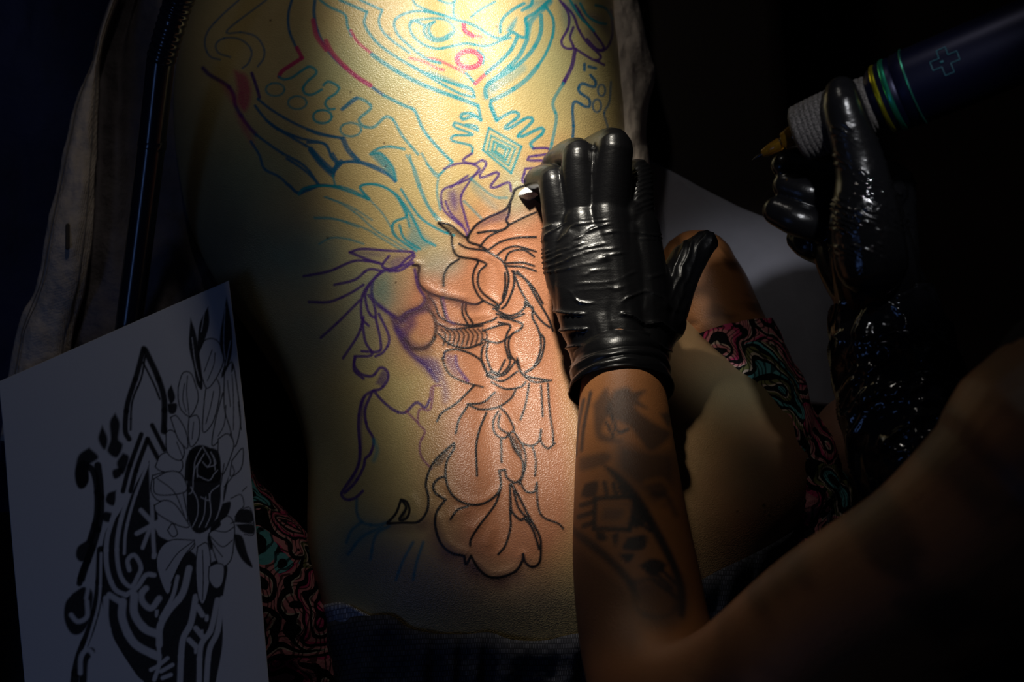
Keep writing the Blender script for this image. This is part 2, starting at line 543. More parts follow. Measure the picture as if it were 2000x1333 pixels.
# ------------------------------------------------------------------ the client: section table (photo row -> contour, crown, heights)
#        py    left  crown right  ztop   zmid
SECT = [(-950, 735, 770, 805, 0.110, 0.100), (-900, 690, 770, 855, 0.165, 0.10), (-780, 630, 770, 915, 0.205, 0.10),
        (-640, 635, 775, 915, 0.195, 0.10), (-540, 668, 780, 892, 0.165, 0.10), (-450, 650, 790, 930, 0.165, 0.09),
        (-360, 500, 805, 1060, 0.19, 0.09), (-240, 375, 830, 1170, 0.212, 0.09), (-120, 350, 850, 1195, 0.220, 0.09),
        (0, 366, 875, 1200, 0.222, 0.09), (115, 346, 900, 1214, 0.222, 0.09), (250, 340, 930, 1224, 0.217, 0.09),
        (370, 355, 950, 1232, 0.208, 0.09), (470, 382, 958, 1248, 0.198, 0.088), (560, 428, 960, 1290, 0.191, 0.085),
        (650, 486, 960, 1375, 0.188, 0.085), (740, 545, 962, 1500, 0.190, 0.085), (820, 582, 966, 1572, 0.196, 0.09),
        (900, 600, 972, 1594, 0.203, 0.095), (1000, 600, 980, 1578, 0.208, 0.10), (1080, 604, 985, 1535, 0.206, 0.10),
        (1160, 622, 990, 1500, 0.196, 0.10), (1250, 640, 992, 1480, 0.176, 0.095), (1350, 655, 995, 1470, 0.150, 0.09),
        (1480, 690, 1000, 1440, 0.125, 0.08), (1600, 760, 1000, 1330, 0.100, 0.075)]
_T = np.array(SECT, float)
def _spline(x, y):
    """second derivatives of the natural cubic spline"""
    n = len(x); h = np.diff(x); A = np.eye(n); r = np.zeros(n)
    for i in range(1, n - 1):
        A[i, i - 1], A[i, i], A[i, i + 1] = h[i - 1], 2 * (h[i - 1] + h[i]), h[i]
        r[i] = 6 * ((y[i + 1] - y[i]) / h[i] - (y[i] - y[i - 1]) / h[i - 1])
    m2 = np.linalg.solve(A, r)
    g = np.linspace(x[0], x[-1], 120000); i = np.clip(np.searchsorted(x, g, side='right') - 1, 0, n - 2)
    a, b = x[i + 1] - g, g - x[i]
    return g, (m2[i] * a ** 3 + m2[i + 1] * b ** 3) / (6 * h[i]) + (y[i] / h[i] - m2[i] * h[i] / 6) * a + (y[i + 1] / h[i] - m2[i + 1] * h[i] / 6) * b
_S = np.stack([_spline(_T[:, 0], _T[:, 0])[0]] + [_spline(_T[:, 0], _T[:, k])[1] for k in range(1, 6)], 1)
def sect(py):
    return [np.interp(py, _S[:, 0], _S[:, k]) for k in range(1, 6)]

def relief(px, py):
    """soft anatomy: spine furrow, shoulder blades, loin hollows"""
    xc = sect(py)[1]
    h = -0.0065 * np.exp(-((px - xc) / 42.0) ** 2) * smoothstep(-300, 0, py) * (1 - smoothstep(1000, 1200, py))
    h = h + 0.006 * np.exp(-((px - 640) / 150.0) ** 2 - ((py + 20) / 190.0) ** 2)
    h = h + 0.006 * np.exp(-((px - 1090) / 110.0) ** 2 - ((py + 10) / 190.0) ** 2)
    h = h + 0.004 * np.exp(-((px - 860) / 60.0) ** 2 - ((py - 600) / 200.0) ** 2)
    h = h + 0.004 * np.exp(-((px - 1040) / 60.0) ** 2 - ((py - 650) / 200.0) ** 2)
    return h

def body_z(px, py):
    xl, xc, xr, zt, zm = sect(py)
    u = np.where(px < xc, (px - xc) / (xc - xl), (px - xc) / (xr - xc))
    u = np.clip(np.abs(u), 0, 0.9999)
    edge = 1 - smoothstep(0.75, 0.98, u)
    pw = np.where(px < xc, 2.25, 2.25)
    return BED + zm + (zt - zm) * (1 - u ** pw) ** 0.5 + relief(px, py) * edge

# ------------------------------------------------------------------ ink on the back (traced in photo pixels, fixed to the skin)
SKIN = np.array([0.61, 0.46, 0.195])
cv = Canvas(330, -20, 1610, 1300, SKIN)
T, B, Pu, Mg, K = (0.004, 0.27, 0.33), (0.006, 0.12, 0.25), (0.060, 0.018, 0.18), (0.52, 0.012, 0.12), (0.012, 0.011, 0.014)
RED = (0.56, 0.215, 0.115)
GREEN = (0.26, 0.42, 0.24)
# reddened skin where the needle has been, green-blue smears of stencil ink, browner right flank, darker patches low and at left
cv.fill(pts('880,430 1000,360 1090,300 1140,420 1130,700 1150,1000 1080,1120 960,1135 880,1090 850,960 840,820 850,720 785,690 752,600 780,530'), RED, 0.92, 55, 0.1)
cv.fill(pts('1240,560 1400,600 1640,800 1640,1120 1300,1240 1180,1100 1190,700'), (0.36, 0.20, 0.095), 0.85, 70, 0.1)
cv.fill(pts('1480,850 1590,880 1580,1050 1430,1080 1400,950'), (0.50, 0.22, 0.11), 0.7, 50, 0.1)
for (x, y, rx, ry, a, c) in [(720, 150, 120, 60, 0.30, GREEN), (1110, 110, 90, 90, 0.35, GREEN), (640, 90, 70, 60, 0.25, GREEN),
        (590, 500, 90, 60, 0.5, (0.08, 0.30, 0.30)), (730, 560, 50, 50, 0.5, (0.10, 0.26, 0.24)), (650, 640, 110, 70, 0.45, (0.10, 0.22, 0.22)),
        (850, 480, 60, 40, 0.35, GREEN), (520, 330, 90, 60, 0.3, GREEN), (700, 850, 60, 180, 0.3, (0.2, 0.25, 0.12)),
        (1440, 760, 80, 60, 0.45, (0.22, 0.27, 0.17)), (1480, 930, 50, 70, 0.4, (0.2, 0.22, 0.15)), (700, 1080, 60, 70, 0.5, (0.05, 0.2, 0.26)),
        (820, 1110, 120, 60, 0.5, (0.16, 0.12, 0.14)), (960, 1180, 200, 60, 0.5, (0.12, 0.10, 0.13)), (1010, 380, 40, 50, 0.4, (0.25, 0.5, 0.36)),
        (860, 520, 40, 25, 0.4, (0.2, 0.35, 0.3)), (910, 260, 60, 70, 0.25, (0.75, 0.5, 0.25)), (560, 40, 120, 60, 0.25, (0.5, 0.32, 0.12)),
        (460, 330, 90, 120, 0.5, (0.12, 0.20, 0.15)), (480, 480, 110, 130, 0.6, (0.06, 0.14, 0.15))]:
    cv.fill(ell(x, y, rx, ry), c, a, min(rx, ry) * 0.7, 0.15)

def LN(tf, col, w, txt, alpha=0.95, soft=0.9, grain=0.6, ridge=0.0):
    for part in txt.split(';'):
        if part.strip():
            cv.line(pts(part, *tf), w, col, alpha, soft, grain, ridge)
def FL(tf, col, txt, alpha=0.6, soft=4, grain=0.6):
    for part in txt.split(';'):
        if part.strip():
            cv.fill(pts(part, *tf), col, alpha, soft, grain)
def CI(tf, col, w, lst, **kw):
    for (x, y, rx, ry) in lst:
        cv.line(ell(x, y, rx, ry) / tf[2] + tf[:2], w, col, **kw)
A_ = (0, 0, 3.0); B_ = (600, 0, 3.0); C_ = (560, 300, 3.0); D_ = (560, 700, 3.0)
# -- upper left
LN(A_, B, 3, '1400,0 1300,90 1220,180 1200,260 1230,330 1290,350; 1560,0 1330,180 1420,190 1500,215 1545,280 1545,340 1510,390; 1350,335 1280,310 1265,260 1310,225 1390,225 1450,260 1475,310 1455,370 1420,400', 0.75)
LN(A_, B, 4, '1710,0 1690,80 1695,180 1740,290')
LN(A_, Mg, 6, '1740,280 1770,340; 1770,340 1700,385 1650,420 1635,450')
LN(A_, T, 4, '1635,450 1660,465 1710,455 1760,420 1815,390 1855,425 1800,480 1775,520 1790,550 1830,555 1885,525; 1895,500 1925,478 1985,510 1970,545 1920,580 1905,610 1930,640 1960,638')
CI(A_, T, 3.2, [(1612, 525, 55, 38), (1742, 602, 55, 38), (1888, 685, 55, 40)], alpha=0.8)
LN(A_, Pu, 6, '1190,400 1230,440 1330,500 1370,560 1380,620 1440,720 1500,790', 0.9, 2)
LN(A_, B, 4, '1500,790 1640,890 1780,970 1870,1085')
FL(A_, Mg, '1370,410 1440,440 1470,520 1460,610 1430,655 1390,600 1390,520', 0.75, 5)
FL(A_, Mg, '1290,480 1370,540 1380,620 1330,560; 1380,660 1440,720 1490,860 1420,760', 0.5, 6)
LN(A_, Pu, 5, '1475,430 1500,500 1520,570'); 
LN(A_, B, 4, '1510,580 1600,650 1740,730 1870,780 1998,810; 1495,620 1540,680 1600,740 1700,800 1820,870; 1560,705 1640,760 1760,810 1905,845 1940,920 1980,960; 1470,830 1520,910 1550,990 1640,1040 1750,1135 1800,1100 1890,1085 1998,1100')
LN(A_, B, 8, '1820,875 1880,940 1950,1005; 1950,1005 1998,950')
# -- heart piece
LN(B_, B, 5, '45,0 40,80 60,180 110,280 200,380 320,470 450,560', 0.95)
LN(B_, T, 5, '450,560 570,620 630,650 680,760 760,860 850,950')
LN(B_, Mg, 7, '35,120 55,210 110,290; 110,240 140,300 200,370 290,450 370,500', 0.85)
LN(B_, T, 4, '75,0 130,40 220,85 235,150 260,210')
LN(B_, Mg, 4.5, '255,180 300,250 380,315', 0.9)
LN(B_, T, 6.5, '380,320 480,390 620,470 760,530 900,580 1000,620', 0.95)
LN(B_, T, 5, '1000,620 1010,660 1018,705; 1018,705 980,680 910,700 905,670 960,665 1000,690')
LN(B_, T, 4.5, '190,0 350,70; 350,70 335,130 360,190 420,260 500,320 600,380 720,440 850,490 960,520 980,570; 980,570 900,550 800,500 700,440 600,380')
LN(B_, T, 8, '720,430 850,480 960,530', 0.6, 2)
LN(B_, T, 4, '310,0 440,60; 440,60 420,120 440,180 500,240 600,310')
LN(B_, Mg, 4.5, '600,340 680,360 760,400 800,410; 690,340 760,350 850,390 930,430', 0.7)
LN(B_, T, 4.5, '930,430 985,490'); LN(B_, Mg, 6, '985,490 1050,430 1110,380', 0.8)
LN(B_, T, 6, '1050,430 1180,310 1230,220')
LN(B_, T, 4.5, '870,115 760,80 640,65 550,90 510,130 530,200 600,270 700,345 780,370; 690,150 620,120 600,150 620,210 680,260 760,285 850,270 930,255 1050,270 1140,235 1190,220')
LN(B_, T, 4.5, '600,150 620,122 690,112 760,108 820,120 860,165 850,205 800,235 745,240 700,215 682,178 700,148 745,128; 745,128 720,150 715,190 750,225 800,220 845,190', 0.85)
FL(B_, T, '700,150 690,180 710,215 750,238 730,205 715,175', 0.6, 4)
LN(B_, T, 4, '620,0 640,30 720,65 800,90 870,115; 870,115 855,70 865,0; 770,0 830,20 865,10; 960,100 1010,60 1100,10')
LN(B_, Mg, 7, '915,130 925,180 970,210'); LN(B_, Mg, 4, '970,210 1020,215', 0.7)
LN(B_, T, 5, '885,120 930,130 1000,160 1060,200 1130,225 1200,190; 1130,190 1140,120 1200,60 1270,20; 1210,190 1250,215 1285,215 1290,160 1280,110 1340,70 1420,0; 1260,60 1310,30 1320,0')
FL(B_, T, '1165,180 1190,140 1230,100 1215,160 1190,195; 1280,215 1300,140 1285,110 1275,160', 0.9, 3)
FL(B_, T, '1290,70 1420,0 1330,0 1280,30', 0.55, 6)
LN(B_, T, 8, '1290,210 1305,140 1330,100 1425,10', 0.8, 2)
LN(B_, T, 6.5, '1370,90 1370,180 1340,260 1280,340 1180,420 1080,480 1045,520 1050,570; 1290,230 1240,330 1150,420 1060,490', 0.9)
LN(B_, T, 13, '1260,400 1180,460 1080,520 1050,560', 0.45, 4)
LN(B_, T, 4.5, '1400,40 1440,110 1440,200 1400,310 1350,390')
LN(B_, T, 7, '1350,390 1280,470 1180,540 1080,590', 0.85)
LN(B_, T, 5, '1080,590 1075,620 1110,705; 1110,705 1160,675 1210,655 1240,680 1160,745 1190,750 1290,690 1320,710 1240,790 1260,800 1370,750 1380,780 1310,840 1325,870')
LN(B_, T, 7, '1075,620 1110,705', 0.8)
LN(B_, Pu, 4, '1325,870 1410,870 1415,900 1300,920 1300,940 1410,945 1410,980 1280,990 1275,1010 1260,1060 1290,1080')
CI(B_, Mg, 8, [(948, 348, 70, 49)], alpha=0.9)
LN(B_, T, 3.5, '1000,295 1035,330 1030,375')
LN(B_, T, 4, '1000,765 870,720 865,745 970,790 860,795 850,825 960,855 965,900; 1000,765 990,740 930,730')
LN(B_, Pu, 4, '965,900 920,930 920,950 985,960 1020,940 1050,960 1010,1030 1030,1040 1110,1010 1120,1030 1075,1090 1100,1100 1180,1070 1195,1120')
for q, w in [('1065,750 1255,860 1195,1015 1030,880 1065,750', 3.6), ('1078,795 1220,868 1180,970 1058,885 1078,795', 2.6), ('1095,830 1190,874 1163,940 1083,885 1095,830', 3.4), ('1115,852 1165,877 1150,918 1103,888 1115,852', 3.0)]:
    pq = pts(q, *B_)
    for i in range(4): cv.line(pq[i:i + 2], w, T, 0.95, 1.0, 0.6)
FL(B_, (0.10, 0.42, 0.34), '1075,765 1240,862 1190,1000 1040,882', 0.22, 5)
LN(B_, T, 4.5, '205,640 290,575 375,625 310,690 305,710 330,740 390,745 450,690 475,685 510,710 560,800 650,905', 0.85)
LN(B_, B, 6, '205,640 290,575', 0.8)
LN(B_, T, 3.5, '600,910 640,1060 700,1200 760,1290; 850,950 790,1010 760,1020 700,960', 0.8)
CI(B_, T, 3.4, [(90, 683, 55, 38), (255, 760, 62, 40)], alpha=0.8)
LN(B_, B, 4, '0,760 80,790 210,810; 0,835 100,845 150,930 180,960; 150,1030 180,970 240,945 320,950 420,985 500,1040 520,1060')
LN(B_, B, 8, '210,815 240,880 300,945; 20,880 80,960 150,1025', 0.9)
LN(B_, T, 4, '520,1060 500,980 430,900 370,905 420,870 490,860 570,875')
FL(B_, T, '370,905 420,890 480,950 515,1050 450,990', 0.65, 4)
LN(B_, T, 3.5, '150,1030 165,1090; 0,1110 70,1090 170,1090 250,1110 330,1150 365,1165; 365,1165 310,1100 360,1080 440,1090 520,1150 580,1260 600,1330', 0.85)
LN(B_, T, 3, '40,1275 150,1280 300,1333; 100,1155 250,1210 380,1290', 0.6)
# -- right edge
LN(B_, Pu, 6, '1570,290 1550,390 1500,490', 0.95); LN(B_, T, 5, '1500,490 1440,600 1460,680 1450,760 1430,860 1420,950', 0.75)
LN(B_, B, 4.5, '1625,375 1625,410; 1650,390 1690,400; 1660,440 1690,480 1680,510 1610,490 1590,520 1600,545 1650,580 1655,620 1630,625 1570,595 1555,640 1560,750 1550,860')
CI(B_, B, 3.2, [(1725, 530, 22, 35), (1698, 620, 25, 38)], alpha=0.8)
LN(B_, B, 3.5, '1780,480 1770,600 1740,660 1760,740 1765,790', 0.7)
FL(B_, T, '1480,0 1600,0 1560,120 1540,200 1500,100', 0.5, 12)
FL(B_, Pu, '1640,230 1700,290 1740,280 1680,190 1640,170; 1600,60 1700,150 1770,200 1720,90', 0.45, 8)
LN(B_, Pu, 4, '1480,0 1530,80 1530,160 1490,240 1510,280 1560,280 1540,220 1560,160; 1570,285 1640,330 1690,355 1720,330 1640,250 1590,170 1560,90 1500,20; 1640,230 1700,290 1740,280 1680,190 1620,110 1570,30; 1780,60 1790,180 1770,260 1730,300 1700,290; 1690,355 1740,380')
LN(B_, T, 4, '1600,20 1640,90 1700,130 1750,140; 1690,30 1750,50 1790,110; 1540,0 1600,100 1680,180')
# -- upper petals of the big flower
LN(C_, B, 4, '0,30 80,80 150,140 190,190; 190,190 70,230 20,190 0,180; 150,0 260,110 290,60; 290,60 350,50 430,55 520,90 600,130 635,165; 270,0 300,50; 385,0 420,45')
LN(C_, T, 4, '70,240 100,205 180,190 270,195 370,225 480,270; 480,270 430,200 470,180 550,190 640,240 690,320 700,370 640,395 620,420 625,470 680,520 760,570')
LN(C_, T, 3, '230,255 330,300 430,370 520,450 620,510 700,560; 165,380 280,385 380,410 480,450 560,500 680,570; 190,530 260,495 350,500 450,530; 490,275 560,350 610,430 640,480', 0.7)
FL(C_, T, '640,240 690,290 760,390 800,470 850,530 760,560 700,520 720,440 700,340', 0.55, 7)
FL(C_, T, '490,5 540,0 600,40 635,100 630,150 560,80', 0.55, 4)
LN(C_, T, 4, '650,250 710,330 760,420 800,500 870,540; 670,210 740,320 800,390 900,450 980,480; 660,420 690,500 780,560')
LN(C_, T, 3.5, '700,10 750,90 790,210 840,320 900,390; 790,0 870,130 920,100; 890,130 880,220 900,330', 0.75)
FL(C_, Pu, '950,230 980,220 1000,270 990,330 960,300', 0.75, 6)
FL(C_, Pu, '930,200 1040,180 1030,300 1050,430 960,370 915,290', 0.35, 8)
LN(C_, Pu, 3.6, '920,90 1000,60 1080,60 1130,90 1100,130 1020,170 920,210 905,260 920,330 980,390 1040,440 1060,490; 1130,90 1060,180 1020,260 1040,350 1070,460; 960,200 1060,130; 930,280 960,350 1030,420')
FL(C_, T, '1080,130 1150,220 1230,320 1180,300 1090,210', 0.4, 7)
LN(C_, T, 4, '1040,280 1140,380; 1080,150 1210,250 1290,260', 0.6)
# -- black outlines, centre of the flower
KR = dict(grain=0.0, ridge=1.0, soft=0.7, alpha=1.0)
LN(C_, K, 4.2, '1390,190 1340,210 1320,260 1290,320 1240,350 1170,380 1100,430 1060,510 1130,540 1180,570; 1310,290 1300,360 1285,390 1300,420 1260,450 1190,455 1120,465', **KR)
FL(C_, (0.08, 0.04, 0.11), '1290,330 1300,380 1200,410 1110,440 1180,380', 0.6, 5)
LN(C_, K, 3.6, '1300,420 1380,380 1460,345; 1190,560 1250,520 1340,495 1460,490; 1130,550 1180,490 1260,450; 1230,600 1280,560 1350,545 1460,575; 1280,630 1300,585 1350,565 1400,570 1450,605; 1280,645 1380,640 1450,660; 1280,660 1380,665 1460,690', **KR)
FL(C_, K, '890,405 970,430 1040,490 960,460', 0.65, 4)
LN(C_, K, 3.8, '890,405 960,420 1020,470 1060,500; 890,410 960,470 970,540 1000,600 1100,620 1120,640 1100,680 1090,740 1110,810 1150,860 1230,900; 1010,530 1060,555 1160,570 1220,600 1270,640 1300,720 1290,800 1270,860 1245,890; 1110,620 1170,650 1130,690 1120,760 1150,820 1230,880 1240,910 1210,910; 1280,700 1280,780 1265,850; 1330,690 1330,780 1290,880 1260,910', **KR)
LN(C_, K, 4.2, '740,655 775,660 770,720 780,770 830,815 900,840 1000,860 1100,885 1150,865', **KR)
LN(C_, K, 3.6, '1010,620 950,660 920,720 920,775', **KR)
LN(C_, (0.1, 0.09, 0.08), 9, '920,700 915,760 930,830 1000,860', 0.4, 5)
LN(C_, K, 3.6, '830,830 870,890 900,960 1000,1000 1100,1005 1200,980 1230,960; 900,850 930,960; 1030,880 1030,940 1060,1000; 1050,880 1050,930 1090,995', **KR)
LN(C_, Pu, 4, '915,850 945,970 980,1000', 0.7, 2)
LN(C_, K, 3.8, '1230,920 1300,950 1360,935 1395,900 1395,870 1410,895 1440,900 1440,960 1470,1020 1490,1100 1480,1180 1440,1260 1400,1280; 1250,960 1330,980 1380,1000 1370,1030 1320,1060 1300,1110 1310,1180 1350,1230 1370,1280 1420,1310 1530,1330; 1230,940 1320,965 1390,940; 1240,990 1310,1010 1290,1060 1280,1120 1300,1200; 1320,690 1400,740 1470,860 1530,960 1560,1040; 1330,700 1370,800 1430,900 1490,980 1540,1020; 1350,690 1440,780 1500,880; 1480,1050 1510,1100 1480,1220 1400,1285', **KR)
LN(C_, K, 3.6, '890,1000 960,1030 1060,1020 1150,1010; 890,1060 960,1120 1060,1140 1150,1110; 1150,1090 1240,1110 1310,1070; 1150,1040 1240,1010 1300,1000', **KR)
for x in range(905, 1150, 27):
    LN(C_, K, 3, '%d,1030 %d,1065 %d,1125' % (x, x + 26, x + 12), grain=0.4)
FL(C_, K, '880,1010 960,1040 1150,1030 1130,1120 1000,1140 900,1080', 0.28, 6)
LN(C_, K, 3.8, '1150,1130 1140,1200 1170,1280 1230,1310 1300,1250 1310,1190; 1180,1110 1170,1180 1200,1270 1240,1290; 920,1200 930,1160 1000,1150 1090,1180 1150,1230 1180,1310', **KR)
LN(C_, Pu, 5, '990,1190 1000,1250 1060,1333', 0.8, 2)
FL(C_, Pu, '930,1170 980,1190 1010,1290 1060,1333 980,1300 930,1230', 0.55, 6)
# -- purple side petals and left leaves
FL(C_, (0.14, 0.05, 0.12), '690,980 740,940 760,1000 720,1080 780,1130 840,1110 800,1145 720,1140 660,1050', 0.85, 7)
LN(C_, Pu, 10, '680,970 740,935 820,905; 690,1090 650,1010 680,970', 0.8, 5)
LN(C_, K, 6, '820,905 860,950 875,1020 860,1090 810,1140 730,1140 690,1090', 0.9, 2)
LN(C_, K, 7, '820,860 800,900 720,930 670,970', 0.8, 4)
LN(C_, Pu, 4.5, '750,600 700,650 570,690 510,740 500,830 540,890 620,950 660,970 700,935 780,900 810,850 770,780 750,680', 0.95, 1.3)
FL(C_, (0.10, 0.25, 0.22), '520,740 600,700 610,860 560,890 510,820', 0.45, 12)
FL(C_, Pu, '380,580 480,570 580,590 500,610; 580,640 640,600 720,600 640,680', 0.55, 7)
LN(C_, Pu, 4.2, '370,580 440,560 600,570 740,580 700,620 620,690 560,660 600,600; 370,580 470,620 560,650; 740,640 650,690 570,670; 560,690 480,770 440,850 440,960 480,1010; 490,760 460,830 480,930 520,960 510,880 480,830; 280,770 400,740 480,680 560,690; 100,720 250,690 400,630 540,640; 130,870 250,870 370,820 450,770; 430,860 300,990 200,1080; 440,960 460,1100 500,1180 400,1190; 400,1190 395,1270 450,1320; 540,940 600,1080 570,1160 520,1190; 520,960 550,1100 540,1160 440,1160; 330,1200 420,1060 450,960')
LN(C_, Pu, 7, '620,960 650,1050 720,1160 820,1250 880,1333; 540,890 620,950 660,970', 0.8, 3)
FL(C_, Pu, '640,1030 740,1170 830,1200 900,1270 880,1333 790,1260 700,1150', 0.6, 8)
# -- lower back
BR = (0.12, 0.055, 0.06)
LN(C_, BR, 14, '775,670 775,770 830,825 900,850 1000,872 1100,895; 830,840 880,960; 900,1010 1000,1010', 0.45, 8, 0.4)
LN(C_, BR, 16, '640,980 700,945 790,910 830,880; 690,1100 740,1150 820,1150', 0.6, 9, 0.4)
LN(D_, BR, 20, '860,980 885,1085 950,1155 1040,1190 1110,1255 1180,1305 1260,1310 1350,1280', 0.5, 11, 0.4)
LN(D_, BR, 14, '600,985 700,990 790,980 840,910', 0.45, 9, 0.4)
FL(D_, Pu, '520,150 560,70 590,100 570,160; 430,250 460,220 440,400 440,560 400,700 340,780 410,640 425,450', 0.75, 3)
LN(D_, Pu, 4.5, '400,0 395,40 430,90 500,105 550,55 590,80 590,130 550,180 510,190; 510,190 460,220 430,290 420,400 430,560 410,650 340,760 320,800 350,830 400,820 445,780; 500,200 460,300 470,400 510,480 490,560 460,590 450,640 400,730 340,790; 510,190 550,240 620,300 690,320 760,260 810,290 840,240')
LN(D_, (0.22, 0.05, 0.15), 3.5, '840,240 850,170 900,160; 700,310 770,380; 860,180 840,300 780,300 770,380 810,430 780,500 790,580 850,650', 0.8)
FL(D_, Pu, '760,0 850,60 900,130 920,260 950,220 930,120 900,40 870,0', 0.6, 7)
LN(D_, K, 3.5, '910,0 950,90 1040,140 1150,170', grain=0.3)
LN(D_, T, 6, '510,480 530,540 510,600', 0.6, 3)
LN(D_, (0.01, 0.16, 0.24), 4.5, '410,830 410,900 440,960 520,980 600,960; 440,960 380,1010 350,1080; 600,985 520,1040 490,1180; 560,990 440,1050 360,1150; 740,1080 680,1190 640,1300; 800,1080 760,1200 740,1300', 0.8, 2)
FL(D_, (0.01, 0.16, 0.24), '440,960 560,985 480,1060 400,1100 330,1180 370,1030', 0.45, 14)
LN(D_, K, 4, '590,965 640,910 670,830; 670,830 700,840 720,890 700,940 660,945 700,880 680,840; 590,970 680,965 770,960 820,900 830,820 815,740 835,660 870,600 920,550 980,500; 980,500 980,530 940,600 930,680 950,770 1000,830 1080,860 1160,850 1230,800 1255,740 1245,660; 1245,660 1280,655; 1280,655 1290,700 1340,730 1380,690 1380,600 1330,520 1300,440', **KR)
FL(D_, K, '860,640 880,580 960,530 910,620; 655,940 690,880 705,880 690,940', 0.75, 3)
LN(D_, K, 4.2, '930,700 900,700 860,740 870,790 930,830; 930,830 880,900 870,980 900,1080 960,1140 1040,1160; 1040,1160 1050,1210 1080,1160; 1080,1160 1120,1230 1180,1280 1250,1285 1340,1250 1380,1190 1385,1150; 1385,1150 1400,1200 1440,1225 1480,1200 1490,1120 1480,1040 1420,930 1370,830 1320,740; 1310,740 1310,820 1320,900 1370,950 1390,940 1440,1000 1480,1120; 1330,780 1360,880 1430,960', **KR)
LN(D_, K, 3.8, '1255,760 1220,860 1130,980 1080,1060 1075,1100; 1310,740 1310,900 1310,1000 1280,1100 1240,1150; 960,945 1000,890 1060,870; 1170,320 1130,420 1110,520 1115,690; 1100,160 1000,260 910,320 880,370; 1060,280 1010,360 990,440; 1255,480 1260,610', **KR)
LN(D_, K, 3.6, '1240,310 1210,370 1220,440 1270,470 1310,440 1330,410 1290,330 1250,290; 1250,330 1240,400 1290,440; 1330,430 1390,530 1400,620 1380,700 1360,740', **KR)
FL(D_, K, '1305,450 1320,530 1370,590 1380,540 1335,460', 0.85, 2)
LN(D_, K, 3.6, '1420,150 1400,270 1370,360; 1490,160 1500,340; 1380,500 1430,515 1475,490 1490,420; 1490,420 1490,490 1530,530 1570,500; 1440,515 1460,600 1455,690; 1370,730 1400,780 1450,785 1465,730; 1465,730 1470,850 1500,930 1590,970 1620,1000; 1530,150 1540,300 1560,440 1560,500', **KR)
FL(D_, K, '1060,270 1150,265 1220,205 1330,200 1290,255 1180,300', 0.35, 5)
LN(D_, K, 3.6, '1060,270 1130,300 1230,290 1310,240 1340,190; 1060,270 1150,260 1220,200; 1200,140 1280,180 1370,170 1400,140; 1350,0 1380,90 1450,140 1550,130; 1190,80 1270,100 1340,20; 1170,100 1260,135 1350,80; 1280,10 1240,90', **KR)
for x, y, r in [(1492, 988, 3.5), (1503, 1008, 2.6), (1440, 1000, 2), (1520, 1040, 2), (1494, 1000, 2), (640, 465, 2.2), (750, 280, 2), (753, 325, 2.2), (773, 552, 2), (528, 40, 2), (760, 67, 2.5), (970, 52, 2), (685, 180, 2), (800, 200, 2)]:
    cv.fill(ell(x, y, r, r), (0.05, 0.02, 0.01), 0.85, 1, 0)
# swollen rims of freshly lined petals
def RIM(tf, txt, w, h):
    for part in txt.split(';'):
        p = catmull(pts(part, *tf), 40)
        bx = cv.box(p, 3 * w)
        sy, sx, X_, Y_ = bx
        cv.hgt[sy, sx] += (h * np.exp(-(cv.dist(p, X_, Y_) / w) ** 2)).astype(np.float32)
RIM(D_, '895,940 925,1050 990,1115 1050,1135; 1105,1200 1185,1255 1260,1262 1340,1225 1365,1170; 955,760 1010,818 1090,842 1170,830 1230,780; 730,815 752,860 745,910', 9, 3.2)
RIM(D_, '960,930 1020,905 1060,890; 1090,1000 1150,950; 1200,1010 1180,1080; 1400,1150 1440,1190', 10, 2.2)
RIM(C_, '800,690 810,760 860,800 930,820 1040,845; 1140,690 1150,790 1220,860; 900,400 980,440 1040,480; 760,640 790,650', 7, 2.4)
RIM(C_, '990,560 1030,590 1110,600; 1180,600 1240,640 1275,720; 1080,960 1180,950; 1190,1140 1200,1230; 1340,1050 1330,1150 1380,1230', 7, 2.0)
# mottling of the skin itself
yy, xx = np.mgrid[0:cv.h, 0:cv.w]
cv.a *= (0.90 + 0.2 * fbm((xx + cv.x0) / 90.0, (yy + cv.y0) / 90.0, 4))[..., None].astype(np.float32)

# ------------------------------------------------------------------ client body: one mesh, dense where the ink is
client = empty('person', tuple(P(960, 640, BED)), 'person lying face down in floral trousers, bare back half covered by an unfinished flower tattoo', 'person')
NU = 640
t = np.linspace(-1, 1, NU)
us = np.sign(t) * (0.55 * np.abs(t) + 0.45 * np.sin(np.abs(t) * math.pi / 2))
rows = np.concatenate([np.linspace(-950, -30, 70, endpoint=False), np.linspace(-30, 1240, 720, endpoint=False), np.linspace(1240, 1430, 24)])
py = rows[:, None] + 0 * us[None]
xl, xc, xr, zt, zm = [a[:, None] for a in sect(rows)]
px = np.where(us < 0, xc + us[None] * (xc - xl), xc + us[None] * (xr - xc))
px = np.broadcast_to(px, py.shape)
inside = (px > 335) & (px < 1605) & (py > -15) & (py < 1290)
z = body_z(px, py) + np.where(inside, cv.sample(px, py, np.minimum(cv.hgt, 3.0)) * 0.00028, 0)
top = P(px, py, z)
rgb = np.where(inside[..., None], cv.sample(px, py), SKIN)
